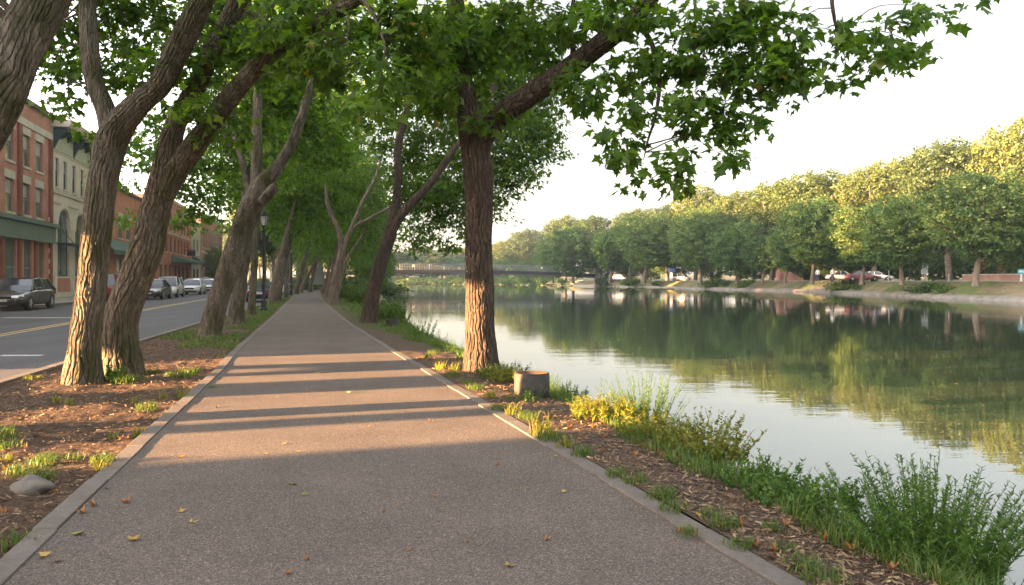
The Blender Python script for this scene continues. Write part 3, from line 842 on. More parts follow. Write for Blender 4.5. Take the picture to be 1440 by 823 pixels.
row_tree('dark forked trunk leaning over the bank, in front of the bridge',
    [[(519, 454, 29.6, 26), (528, 400, 29.6, 22), (540, 355, 29.6, 21), (552, 315, 29.6, 20), (557, 285, 29.6, 15), (560, 250, 29.6, 13), (560, 205, 29.6, 12), (570, 165, 29.6, 10), (580, 100, 29.6, 7)],
     [(549, 330, 29.5, 16), (563, 304, 29.5, 16), (577, 288, 29.5, 15), (602, 262, 29.5, 13), (630, 222, 29.6, 10), (658, 185, 29.8, 7), (690, 140, 30, 5)]],
    [(600, 150, 34, 110, 90), (610, 230, 36, 70, 60), (680, 120, 35, 80, 70), (700, 180, 31, 70, 60), (742, 225, 31, 36, 40), (765, 185, 31, 28, 30), (695, 268, 31, 28, 26), (640, 245, 32, 55, 40), (600, 300, 33, 34, 34), (585, 250, 34, 50, 45), (715, 240, 31, 40, 25), (650, 70, 31, 130, 70), (740, 120, 31, 50, 50), (615, 335, 32, 14, 14), (705, 300, 31, 12, 12), (780, 215, 31, 16, 14), (770, 150, 31, 24, 24), (775, 105, 31, 26, 30), (730, 180, 33, 45, 45), (625, 285, 34, 40, 30), (655, 300, 33, 24, 30), (585, 340, 33, 24, 16), (640, 340, 33, 12, 14)],
    M['bark_dark'], 1, 108, M['leaf_mid'], 0.2, srad=0.55, cover=5.5, tmpl=T5, ntwig=60, group=GR_R)
row_tree('pale trunk dividing into three bare limbs at the edge of the path',
    [[(468, 429, 50, 15), (474, 385, 50, 14), (481, 347, 50, 12), (474, 320, 50, 7), (462, 292, 50, 6), (458, 250, 50, 4)],
     [(480, 355, 50, 9), (495, 319, 50, 7), (512, 280, 50, 6), (527, 252, 50, 4.5), (540, 200, 50, 3)],
     [(487, 335, 50, 7), (500, 318, 50, 5.5), (518, 308, 50, 5), (540, 296, 50, 4), (570, 280, 50, 3)]],
    [(480, 240, 56, 60, 45, 2), (540, 260, 56, 45, 40, 2), (430, 270, 56, 40, 40, 2), (500, 170, 53, 80, 50), (560, 310, 56, 28, 26, 2), (500, 310, 58, 45, 40, 2), (420, 200, 53, 60, 45), (480, 110, 52, 100, 60), (480, 30, 52, 80, 50)],
    M['bark_pale'], 1, 109, M['leaf_mid'], 0.26, srad=0.8, cover=2.4, tmpl=T5, ntwig=20, group=GR_R)
row_tree('thin curved trunk beside the pale three-limbed trunk',
    [[(474, 426, 55, 5), (478, 400, 55, 5), (483, 375, 55, 4.5), (495, 352, 55, 3.5), (510, 330, 55, 2.5)]],
    [(510, 325, 57, 34, 30), (545, 345, 58, 26, 30), (500, 280, 57, 50, 40)],
    M['bark_pale'], 0, 110, M['leaf_mid'], 0.28, srad=0.8, cover=2.4, tmpl=T5, ntwig=8, group=GR_R)

LAB_FAR = [
 ('slender leaning trunk next after the street lamp along the path', [[(381, 427, 55, 10), (387, 390, 55, 9), (397, 350, 55, 8), (406, 317, 55, 6.5), (416, 280, 55, 4)]], [(400, 300, 56, 40, 40), (440, 270, 56, 40, 40), (370, 280, 57, 40, 40)], GR_L),
 ('leaning trunk with a thin side branch, before the second street lamp', [[(391, 423, 60.7, 11), (397, 385, 60.7, 10), (406, 340, 60.7, 8), (412, 315, 60.7, 6), (416, 285, 60.7, 4)], [(404, 347, 60.7, 5), (416, 331, 60.7, 4), (434, 316, 60.7, 3)]], [(430, 305, 62, 36, 30), (395, 310, 62, 34, 26), (460, 300, 62, 30, 34)], GR_L),
 ('thin straight trunk standing close before the second street lamp', [[(402, 419, 70, 8), (404, 385, 70, 6), (407, 350, 70, 5), (409, 320, 70, 4)]], [(405, 325, 72, 30, 24), (440, 330, 72, 30, 24)], GR_L),
 ('broad trunk leaning in just past the second street lamp', [[(416, 414, 88, 9), (424, 385, 88, 8), (432, 352, 88, 6), (437, 330, 88, 4)]], [(430, 325, 89, 34, 26), (405, 345, 90, 22, 20)], GR_L),
 ('pale trunk slanting sharply over the far end of the path', [[(424, 412, 98, 6), (437, 380, 98, 5.5), (453, 355, 98, 4), (462, 342, 98, 3)]], [(460, 335, 99, 28, 24), (435, 350, 100, 22, 20)], GR_L),
 ('last dark trunk on the street side at the end of the path', [[(436, 411, 104, 6), (441, 385, 104, 5), (446, 360, 104, 4)]], [(446, 350, 106, 26, 26), (470, 345, 108, 22, 28), (425, 370, 108, 16, 16)], GR_L),
 ('dark trunk behind the pale three-limbed trunk', [[(459, 418, 73, 9), (466, 390, 73, 8), (472, 360, 73, 6), (476, 335, 73, 4)]], [(480, 335, 75, 32, 26), (510, 350, 76, 28, 24), (455, 330, 76, 25, 25)], GR_R),
 ('small dark trunk on the river side where the path ends', [[(455, 413, 92, 6), (460, 390, 92, 5), (466, 362, 92, 4)]], [(475, 362, 94, 24, 24), (505, 372, 96, 26, 22), (530, 365, 98, 24, 26)], GR_R),
]
for i, (lb, lm, bl, gp) in enumerate(LAB_FAR):
    bx, bd = lm[0][0][0], lm[0][0][2]
    ux = [(P(bx + 400 / bd, 394 - zz * F / bd, bd) + np.array([0, yy, 0]), (3.8, 4.4, 2.8)) for zz in (8.0, 11.5, 15.0, 18.0) for yy in (-2.5, 2.5)]  # upper crown masses added to shade the far bank from the low sun
    row_tree(lb, lm, bl, M['bark_pale'] if 'pale' in lb or i == 0 else M['bark_moss'], 0, 120 + i, M['leaf_mid'], 0.34, per=20, srad=0.9, cover=2.6, tmpl=T5, ntwig=0, group=gp, extra=ux)

# ------------------------------------------------------------------ generic bank trees (shared meshes)
def generic_tree_meshes(kind, seed, H, CR, base_h, leaf, n_sub, mat, bark, per=26, lean=0.0, cover=2.2):
    """returns a tree thing (hidden source is reused as the first tree)"""
    r = np.random.default_rng(seed)
    t = empty('bank_tree')
    top = H * 0.72
    lx = lean * H
    main = [[0, 0, -0.4, 0.036 * H * 0.6], [0, 0, 0, 0.036 * H * 0.6], [lx * 0.25, 0.1, H * 0.2, 0.024 * H * 0.75], [lx * 0.5, 0.1, H * 0.42, 0.018 * H * 0.75], [lx * 0.7, 0, top, 0.006 * H]]
    limbs = [main]
    for k in range(6):
        a = k * 2.4 + r.random(); h0 = H * (0.24 + 0.06 * k)
        e = CR * (0.5 + 0.3 * r.random())
        bx = lx * h0 / H
        limbs.append([[bx, 0, h0, 0.012 * H], [bx + 0.5 * e * math.cos(a), 0.5 * e * math.sin(a), h0 + 0.10 * H, 0.008 * H], [bx + e * math.cos(a), e * math.sin(a), h0 + 0.24 * H, 0.003 * H]])
    trunk_mesh('trunk', limbs, np.zeros(3), bark, t, 0, seed)
    blobs = []
    cz = (H + base_h) / 2; hz = (H - base_h) / 2
    for k in range(n_sub):
        f = (k + 0.5) / n_sub
        zz = 1 - 2 * f
        a = k * 2.39996 + r.random() * 0.6
        rr = math.sqrt(max(0, 1 - zz * zz)) * (0.86 if zz > -0.2 else 0.74)
        q = 0.78 * (0.82 + 0.32 * r.random())
        c = np.array([lx * 0.6 + CR * q * rr * math.cos(a), CR * q * rr * math.sin(a), cz + hz * 0.74 * zz])
        s = CR * (0.22 + 0.15 * r.random())
        blobs.append((c, (s, s, s * 0.85)))
    for k in range(4):
        blobs.append((np.array([lx * 0.6, 0, cz + hz * (k - 1.5) * 0.3]), (CR * 0.45, CR * 0.45, hz * 0.3)))
    V, Fc, _ = blob_foliage(blobs, leaf, r, per, 0.06 * CR + 0.18, cover * 1.15, TQ, 0.8, 0.3, 0.7)
    fast_mesh('crown', V, [Fc], mat, t)
    return t

GEN = {}
def gen(kind):
    if kind not in GEN:
        spec = {
            'round': (201, 12, 5.2, 2.0, 0.25, 36, M['leaf_far'], M['bark_pale'], 0.10),
            'round_b': (202, 12, 5.4, 1.6, 0.25, 36, M['leaf_far'], M['bark_pale'], -0.05),
            'tall': (203, 20, 6.6, 5.0, 0.32, 44, M['leaf_gold'], M['bark_pale'], 0.03),
            'tall_b': (204, 20, 7.0, 3.4, 0.32, 44, M['leaf_gold'], M['bark_pale'], -0.02),
            'low': (205, 10, 4.6, 0.2, 0.26, 32, M['leaf_far'], M['bark_pale'], 0.04),
        }[kind]
        GEN[kind] = [generic_tree_meshes(kind, spec[0], spec[1], spec[2], spec[3], spec[4], spec[5], spec[6], spec[7], 26, spec[8]), spec[1], spec[2], False]
    g = GEN[kind]
    if not g[3]:
        g[3] = True
        return g[0], g[1], g[2]
    return copy_tree(g[0]), g[1], g[2]

def bank_tree(px, top_py, d, kind, label, group=None, z0=1.4, wpx=None, rz=None):
    o, H, CR = gen(kind)
    x = (px - 720) / F * d
    h = CH + (HOR - top_py) / F * d - z0
    s = h / H
    sx = s if wpx is None else (wpx / F * d) / (2 * CR)
    o.location = (x, d, z0)
    o.rotation_euler = (0, 0, rz if rz is not None else random.uniform(-0.5, 0.5))
    o.scale = (sx * random.uniform(.92, 1.08), sx * random.uniform(.9, 1.1), s)
    o.rotation_euler = (random.uniform(-.05, .05), random.uniform(-.06, .06), o.rotation_euler.z)
    for k in ('label', 'category', 'group'):
        if k in o: del o[k]
    tag(o, label, 'tree', group)
    return o

GF = 'trees lining the far bank'
front = [
 (1372, 236, 80, 'round', 'round green tree with a stout pale trunk, beside the blue sign on the far bank', 170),
 (1452, 262, 84, 'round_b', 'tree at the very edge of the picture beyond the blue sign', 130),
 (1268, 272, 92, 'round_b', 'dense green tree between the tall post sign and the stout pale trunk', 130),
 (1212, 285, 101, 'round', 'green tree on the far bank whose straight trunk stands next to the parked white cars', 110),
 (1142, 276, 113, 'round', 'bright green tree with a leaning trunk by the white cars', 120),
 (1104, 318, 124, 'round', 'small tree with slanting trunk next to the low riverside bushes', 75),
 (1072, 330, 135, 'round', 'slender tree leaning beside two other slanting trunks on the far bank', 70),
 (1036, 306, 150, 'low', 'leafy tree reaching almost to the water on the far bank', 85),
 (985, 288, 170, 'round_b', 'broad tree above the bare earth slope', 110),
 (905, 298, 195, 'round', 'tree with a pale slanting trunk above the bare earth slope', 110),
 (858, 318, 212, 'round', 'tree with two thin trunks at the edge of the bare earth slope', 80),
 (806, 312, 235, 'low', 'leafy tree hanging low over the end of the bridge', 90),
 (778, 326, 252, 'low', 'bushy tree at the very end of the bridge', 55),
]
for (px, tp, d, kd, lb, w) in front:
    bank_tree(px, tp, d, kd, lb, GF, 1.35, w)
back = [
 (1430, 160, 104, 'tall', 'tallest golden-topped tree rising behind the stout pale trunk', 150),
 (1335, 186, 112, 'tall_b', 'wide golden-crowned tree behind the tall post sign', 150),
 (1230, 222, 128, 'tall', 'golden-topped tree standing between two wider golden crowns', 120),
 (1150, 232, 140, 'tall_b', 'broad golden tree above the parked white cars', 140),
 (1085, 246, 158, 'tall', 'golden tree rising behind the three slanting trunks', 110),
 (1040, 262, 175, 'tall_b', 'golden-green tree beside the drooping maple branch tip', 100),
 (978, 256, 200, 'tall', 'loose-topped tree seen just under the hanging maple leaves', 95),
 (938, 282, 222, 'tall_b', 'tree with a yellowish top above the pale slanting trunk', 90),
 (885, 290, 240, 'tall', 'yellow-topped tree between the loose-topped tree and the bridge', 80),
 (838, 298, 262, 'tall_b', 'tree with a lit yellow top set back from the bridge', 75),
 (795, 300, 285, 'tall', 'pointed grey-green tree behind the end of the bridge', 70),
]
for (px, tp, d, kd, lb, w) in back:
    bank_tree(px, tp, d, kd, lb, 'tall golden-topped trees behind the far bank', 1.4, w)
# more of the same beyond the frame's edge and deeper in the wood
for k, (px, tp, d, kd, w) in enumerate([(1540, 190, 96, 'tall', 160), (1560, 250, 80, 'round_b', 150), (1480, 175, 125, 'tall_b', 140), (1290, 205, 150, 'tall', 120), (1190, 245, 165, 'tall_b', 110), (1010, 272, 215, 'tall', 80), (910, 290, 270, 'tall_b', 80), (1390, 190, 140, 'tall_b', 130), (1110, 250, 190, 'tall_b', 100), (1250, 330, 140, 'low', 120), (1180, 340, 135, 'low', 110), (1330, 335, 128, 'low', 130), (1430, 330, 125, 'low', 130), (1060, 345, 180, 'low', 80), (1145, 342, 150, 'low', 100), (1215, 340, 142, 'low', 90), (1000, 345, 205, 'low', 80), (915, 345, 235, 'low', 70), (845, 350, 265, 'low', 60), (1100, 345, 165, 'low', 90), (950, 340, 225, 'low', 80), (880, 345, 250, 'low', 70)]):
    bank_tree(px, tp, d, kd, 'leafy tree deep in the wood behind the far bank promenade', 'trees deep in the wood behind the promenade', 1.4, w)
GB = 'hazy trees beyond the bridge'
for k, (px, tp, d, kd, w) in enumerate([(745, 318, 380, 'tall_b', 75), (712, 334, 395, 'tall', 60), (770, 335, 345, 'low', 50), (690, 340, 420, 'tall_b', 60), (655, 345, 430, 'tall', 60), (622, 348, 445, 'tall_b', 60), (590, 345, 450, 'tall', 60), (560, 352, 455, 'tall_b', 60), (530, 350, 460, 'tall', 60), (500, 345, 450, 'tall_b', 70), (640, 362, 410, 'low', 50), (600, 366, 425, 'low', 55), (700, 362, 372, 'low', 55), (735, 365, 350, 'low', 50), (665, 366, 395, 'low', 45), (560, 368, 430, 'low', 55), (525, 370, 440, 'low', 50), (760, 370, 330, 'low', 34)]):
    lb = {0: 'tallest hazy tree beyond the bridge, its round top lit yellow', 1: 'hazy tree beside the round yellow-topped one beyond the bridge'}.get(k, 'pale hazy tree on the distant bank beyond the bridge')
    bank_tree(px, tp, d, kd, lb, GB, 0.5, w)
# trees on the near bank closing the end of the path, towards the bridge
for k, (px, tp, d, kd, w) in enumerate([(520, 318, 120, 'low', 54), (515, 200, 135, 'low', 80), (485, 200, 150, 'tall_b', 90), (450, 195, 150, 'tall_b', 90), (522, 318, 165, 'low', 60), (420, 200, 170, 'tall_b', 90), (536, 342, 200, 'low', 44), (385, 215, 180, 'tall_b', 90), (345, 235, 200, 'tall_b', 70), (520, 270, 215, 'tall_b', 70)]):
    bank_tree(px, tp, d, kd, 'leafy tree added behind the path canopy to shade bank and bridge', 'trees beyond the far end of the path', -0.1, w)
for k, (px, tp, d, kd, w) in enumerate([(455, 270, 228, 'tall_b', 80), (440, 262, 215, 'tall_b', 80), (425, 255, 205, 'tall_b', 80), (372, 120, 81, 'tall_b', 100), (392, 100, 96, 'tall_b', 100), (440, 170, 134, 'tall_b', 110), (440, 185, 160, 'tall_b', 100), (425, 160, 118, 'tall_b', 100), (408, 150, 112, 'tall_b', 100), (396, 165, 124, 'tall_b', 90), (470, 175, 128, 'tall_b', 110), (430, 185, 140, 'tall_b', 100), (505, 262, 240, 'tall_b', 80), (470, 262, 250, 'tall_b', 80), (435, 262, 262, 'tall_b', 80), (400, 268, 275, 'tall_b', 80), (365, 285, 290, 'tall_b', 80), (500, 305, 300, 'tall_b', 70), (460, 300, 315, 'tall_b', 70), (420, 300, 330, 'tall_b', 70), (380, 300, 345, 'tall_b', 70), (340, 305, 360, 'tall_b', 70), (310, 312, 380, 'tall_b', 70), (450, 315, 390, 'tall_b', 60), (400, 318, 400, 'tall_b', 60), (350, 320, 420, 'tall_b', 60), (300, 325, 440, 'tall_b', 60)]):  # mostly hidden trees, added to keep low sun off bridge and far bank
    bank_tree(px, tp, d, kd, 'leafy tree added behind the path canopy to shade bank and bridge', 'trees beyond the far end of the path', -0.1, w)
bank_tree(301, 343, 150, 'low', 'small rounded street tree in front of the last brick buildings', None, 0.05, 34)

# bushes on the far bank
def bush_mesh(seed, n=14, leaf=0.22, mat=None, rad=1.0):
    r = np.random.default_rng(seed)
    blobs = []
    for k in range(n):
        a = r.random() * 6.28; q = r.random() ** 0.5 * rad
        h = (1 - (q / rad) ** 2 * 0.6) * rad * (0.7 + 0.4 * r.random())
        blobs.append((np.array([q * math.cos(a), q * math.sin(a), h * 0.45]), (0.36 * rad, 0.36 * rad, 0.42 * rad * (0.6 + 0.5 * r.random()))))
    V, Fc, _ = blob_foliage(blobs, leaf, r, 22, 0.3 * rad, 2.4, TQ, 0.4, 0.2, 0.8)
    return V, Fc
bV, bF = bush_mesh(301, 14, 0.16, None, 1.0)
bushes = [(1190, 402, 5.0, 2.6, 'rounded bush standing alone on the far bank slope'), (1306, 409, 4.2, 1.5, 'low bush on the stony toe of the far bank beneath the signs'), (1330, 410, 3.0, 1.3, 'smaller low bush beside another beneath the signs'),
          (1208, 405, 2.5, 1.0, 'small bush at the foot of the rounded bush'), (1050, 403, 4.0, 2.2, 'bush on the slope below the three slanting trunks'), (1005, 401, 5.5, 3.0, 'large bush at the end of the bare earth slope'), (1022, 405, 4, 1.8, 'low bush beside the large bush at the waterline'),
          (890, 402, 8, 3.0, 'long low bush covering the bare slope beneath the pale slanting trunk'), (852, 401, 7, 3.2, 'dense bush near the bridge at the end of the bare slope'), (925, 404, 5, 1.6, 'low green clump at the water below the bare earth slope'), (790, 400, 8, 3.0, 'dark bush at the water under the bridge end'), (745, 399, 12, 4.2, 'yellow-green bush under the bridge'), (765, 399, 11, 3.6, 'dark green bush just short of the bridge end'), (728, 399, 12, 4.0, 'broad bush at the water seen beneath the middle of the bridge'), (715, 399, 8, 3.0, 'pale bush under the bridge beside the big brown trunk')]
first_bush = None
bushes += [(px, 399, 16, 4.2, 'hazy waterside bush seen beneath the bridge by the dark forked trunk') for px in (700, 640, 625, 610, 595, 580, 565, 550, 535)]
for (px, py, w, h, lb) in bushes:
    # stand it on the slope at the bank line under that pixel column
    dd = 60.0
    for _ in range(40):
        bx = float(bank_r(dd)) + 2.0
        cur = 720 + bx / dd * F
        dd *= (1 + 0.35 * (cur - px) / 1000 * 3) if abs(cur - px) > 0.5 else 1
        dd = max(50, min(420, dd))
    if first_bush is None:
        o = fast_mesh('bush', bV, [bF], M['leaf_far']); first_bush = o
    else:
        o = first_bush.copy(); COL.objects.link(o)
    o.location = (float(bank_r(dd)) + 2.0, dd, 0.25)
    o.rotation_euler = (0, 0, random.uniform(0, 6))
    o.scale = (w / 2, w / 2, h / 1.2)
    tag(o, lb, 'bush', 'bushes on the far bank')
for k, (px, d, w, h) in enumerate([(398, 128, 7, 3.0), (412, 132, 7, 3.4), (428, 126, 6, 2.6), (380, 136, 8, 3.2), (362, 140, 8, 3.0), (500, 118, 8, 3.2), (515, 112, 7, 2.6), (530, 108, 7, 2.4), (485, 128, 8, 3.4), (545, 116, 5, 2.2), (455, 150, 12, 3.4), (430, 155, 12, 3.4), (404, 158, 12, 3.4)]):
    o = first_bush.copy(); COL.objects.link(o)
    o.location = ((px - 720) / F * d, d, -0.1); o.rotation_euler = (0, 0, k * 1.3); o.scale = (w / 2, w / 2, h / 1.2)
    tag(o, 'shadowed green shrub at the far end of the path', 'bush', 'shrubs at the far end of the path')
# ------------------------------------------------------------------ buildings across the street
def brick_mat(name, c1, c2, mortar, scale=1.0):
    m, t, o = newmat(name)
    tc = t.nodes.new('ShaderNodeTexCoord'); sx = t.nodes.new('ShaderNodeSeparateXYZ'); cx = t.nodes.new('ShaderNodeCombineXYZ')
    ad = t.nodes.new('ShaderNodeMath'); ad.operation = 'ADD'
    t.links.new(tc.outputs['Object'], sx.inputs[0])
    t.links.new(sx.outputs[0], ad.inputs[0]); t.links.new(sx.outputs[1], ad.inputs[1])
    t.links.new(ad.outputs[0], cx.inputs[0]); t.links.new(sx.outputs[2], cx.inputs[1])
    b = node(t, 'ShaderNodeTexBrick', Scale=1.0)
    b.inputs['Color1'].default_value = (*c1, 1); b.inputs['Color2'].default_value = (*c2, 1); b.inputs['Mortar'].default_value = (*mortar, 1)
    b.inputs['Brick Width'].default_value = 0.23; b.inputs['Row Height'].default_value = 0.08; b.inputs['Mortar Size'].default_value = 0.009
    t.links.new(cx.outputs[0], b.inputs['Vector'])
    n = noise(t, coords(t), 0.7, 5)
    col = mixc(t, 1.0, b.outputs['Color'], ramp(t, n, [(0.3, (0.78, 0.76, 0.76)), (0.7, (1.15, 1.12, 1.1))]), 'MULTIPLY')
    pbr(t, o, col, 0.9, 0, b.outputs['Fac'], -0.2, 0.01, 0.2)
    return m
M['brick_red'] = brick_mat('brick_red', (0.58, 0.235, 0.175), (0.49, 0.19, 0.14), (0.48, 0.38, 0.32))
M['brick_dark'] = brick_mat('brick_dark', (0.32, 0.115, 0.085), (0.27, 0.095, 0.07), (0.2, 0.14, 0.11))
M['brick_pink'] = brick_mat('brick_pink', (0.52, 0.26, 0.19), (0.45, 0.22, 0.16), (0.42, 0.33, 0.28))
M['cream'] = simple('cream', (0.70, 0.62, 0.55), 0.85, var=0.10, scale=0.8)
M['stone_trim'] = simple('stone_trim', (0.60, 0.52, 0.45), 0.85, var=0.12, scale=2)
M['green_paint'] = simple('green_paint', (0.13, 0.185, 0.165), 0.6, var=0.12)
M['frieze'] = simple('frieze', (0.46, 0.45, 0.39), 0.7)
M['dark_green'] = simple('dark_green', (0.030, 0.060, 0.055), 0.6, var=0.15)
M['awning'] = simple('awning', (0.085, 0.17, 0.145), 0.8, var=0.12)
M['sash'] = simple('sash', (0.20, 0.21, 0.195), 0.6)
M['glass'] = simple('glass', (0.14, 0.19, 0.19), 0.07, 0, 0.25, 0.7, spec=0.8)
M['blind'] = simple('blind', (0.42, 0.42, 0.38), 0.7)
M['roof_tar'] = simple('roof_tar', (0.10, 0.09, 0.085), 0.9)
M['white_clap'] = simple('white_clap', (0.52, 0.52, 0.49), 0.7, var=0.08)

def wall_open(mb, u0, u1, z0, z1, ops, depth=0.28, y=0.0):
    us = sorted({u0, u1} | {o[0] for o in ops} | {o[1] for o in ops})
    zs = sorted({z0, z1} | {o[2] for o in ops} | {o[3] for o in ops})
    us = [u for u in us if u0 <= u <= u1]; zs = [z for z in zs if z0 <= z <= z1]
    for i in range(len(us) - 1):
        for j in range(len(zs) - 1):
            cu, cz = (us[i] + us[i + 1]) / 2, (zs[j] + zs[j + 1]) / 2
            if any(o[0] < cu < o[1] and o[2] < cz < o[3] for o in ops): continue
            mb.poly([(us[i], y, zs[j]), (us[i + 1], y, zs[j]), (us[i + 1], y, zs[j + 1]), (us[i], y, zs[j + 1])])
    for (a, b, c, d) in ops:
        mb.poly([(a, y, c), (a, y, d), (a, y + depth, d), (a, y + depth, c)])
        mb.poly([(b, y, d), (b, y, c), (b, y + depth, c), (b, y + depth, d)])
        mb.poly([(a, y, d), (b, y, d), (b, y + depth, d), (a, y + depth, d)])
        mb.poly([(b, y, c), (a, y, c), (a, y + depth, c), (b, y + depth, c)])

def window(b, u0, u1, z0, z1, frame=None, lintel=True, sill=True, blind=True, name='window', mull=1):
    frame = frame or M['sash']
    mb = MB(); f = 0.09
    mb.box(u0, u0 + f, 0.16, 0.24, z0, z1); mb.box(u1 - f, u1, 0.16, 0.24, z0, z1)
    mb.box(u0 + f, u1 - f, 0.16, 0.24, z1 - f, z1); mb.box(u0 + f, u1 - f, 0.16, 0.24, z0, z0 + f)
    zm = (z0 + z1) / 2
    mb.box(u0 + f, u1 - f, 0.17, 0.23, zm - 0.04, zm + 0.04)
    w = mb.build(name, frame, b)
    p = MB(); p.poly([(u0 + f, 0.212, z0 + f), (u1 - f, 0.212, z0 + f), (u1 - f, 0.212, z1 - f), (u0 + f, 0.212, z1 - f)])
    p.build('pane', M['glass'], w)
    if blind:
        q = MB(); q.box(u0 + f, u1 - f, 0.192, 0.2, zm + 0.3 * random.random(), z1 - f)
        q.build('blind', M['blind'], w)
    if sill:
        s = MB(); s.box(u0 - 0.12, u1 + 0.12, -0.10, 0.2, z0 - 0.18, z0 - 0.003); s.build('sill', M['stone_trim'], w)
    if lintel:
        s = MB(); s.box(u0 - 0.2, u1 + 0.2, -0.05, 0.12, z1 + 0.004, z1 + 0.62); s.build('lintel', M['stone_trim'], w)
    return w

UL = math.hypot(0.26, 1)
BROT = math.atan2(1, -0.26)
def building(label, ya, yb, H, wallmat, name='shop_building', depth=14, ops=(), parapet=0.0):
    """local X runs along the facade away from the camera, local Y into the block"""
    t = thing(name, label, 'building', (float(fac(ya)), ya, 0.03), BROT)
    L = (yb - ya) * UL
    mb = MB()
    wall_open(mb, 0, L, 0, H, list(ops))
    mb.poly([(0, depth, 0), (0, 0, 0), (0, 0, H), (0, depth, H)])
    mb.poly([(L, 0, 0), (L, depth, 0), (L, depth, H), (L, 0, H)])
    mb.poly([(L, depth, 0), (0, depth, 0), (0, depth, H), (L, depth, H)])
    mb.build('wall', wallmat, t)
    r = MB(); r.box(0.01, L - 0.01, 0.3, depth - 0.01, H - 0.9, H - 0.6); r.build('roof', M['roof_tar'], t)
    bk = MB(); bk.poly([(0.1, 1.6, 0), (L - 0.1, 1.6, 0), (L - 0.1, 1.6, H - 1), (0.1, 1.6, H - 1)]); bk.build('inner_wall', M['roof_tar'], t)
    return t, L
U = lambda y, ya: (y - ya) * UL

# red brick building
ya = 44.0
ops, wins = [], []
for (a, b) in ((46.2, 48.0), (49.4, 51.0), (52.6, 54.2), (55.0, 56.6), (58.0, 59.7), (61.6, 63.1), (64.5, 66.2)):
    for (z0, z1) in ((10.6, 13.1), (6.75, 9.25)):
        wins.append((U(a, ya), U(b, ya), z0, z1))
shops = []
for (a, b) in ((45.2, 48.6), (49.8, 53.0), (54.0, 56.8), (58.0, 60.1), (61.8, 63.6), (65.2, 66.6)):
    shops.append((U(a, ya), U(b, ya), 0.35, 4.75))
t, L = building('three-storey red brick building with a grey-green shopfront band and stone lintels', ya, 68.35, 15.6, M['brick_red'], ops=wins + shops)
for w in wins: window(t, *w)
for w in shops:
    s = window(t, *w, frame=M['green_paint'], lintel=False, sill=False, blind=False, name='shop_window')
mb = MB(); mb.box(0, L + 0.15, -0.35, -0.003, 4.95, 6.1); mb.box(0, L + 0.22, -0.62, -0.003, 6.104, 6.42); mb.box(0, L + 0.18, -0.45, -0.003, 4.75, 4.946); mb.build('shopfront_band', M['green_paint'], t)
mb = MB(); mb.box(0, L, -0.14, -0.003, 13.75, 14.3); mb.build('string_course', M['stone_trim'], t)
mb = MB(); mb.box(0, L, -0.3, 0.35, 15.604, 15.95); mb.build('cornice', M['roof_tar'], t)
mb = MB()
for y in (60.7, 68.0):
    mb.box(U(y, ya) - 0.35, U(y, ya) + 0.35, -0.18, -0.004, 6.43, 13.74)
mb.build('brick_pier', M['brick_dark'], t)
mb = MB()
for k in range(16):
    if k % 2 == 0: mb.box(L - 0.75, L + 0.02, -0.10, -0.005, 0.3 + k * 0.9 * 0.5, 0.3 + k * 0.45 + 0.42)
mb.build('quoin', M['stone_trim'], t)
for y in (57.3, 60.7, 64.3, 68.0):
    mb = MB(); mb.box(U(y, ya) - 0.3, U(y, ya) + 0.3, -0.16, -0.006, 0, 4.74); mb.build('shop_pier', M['brick_dark'], t)

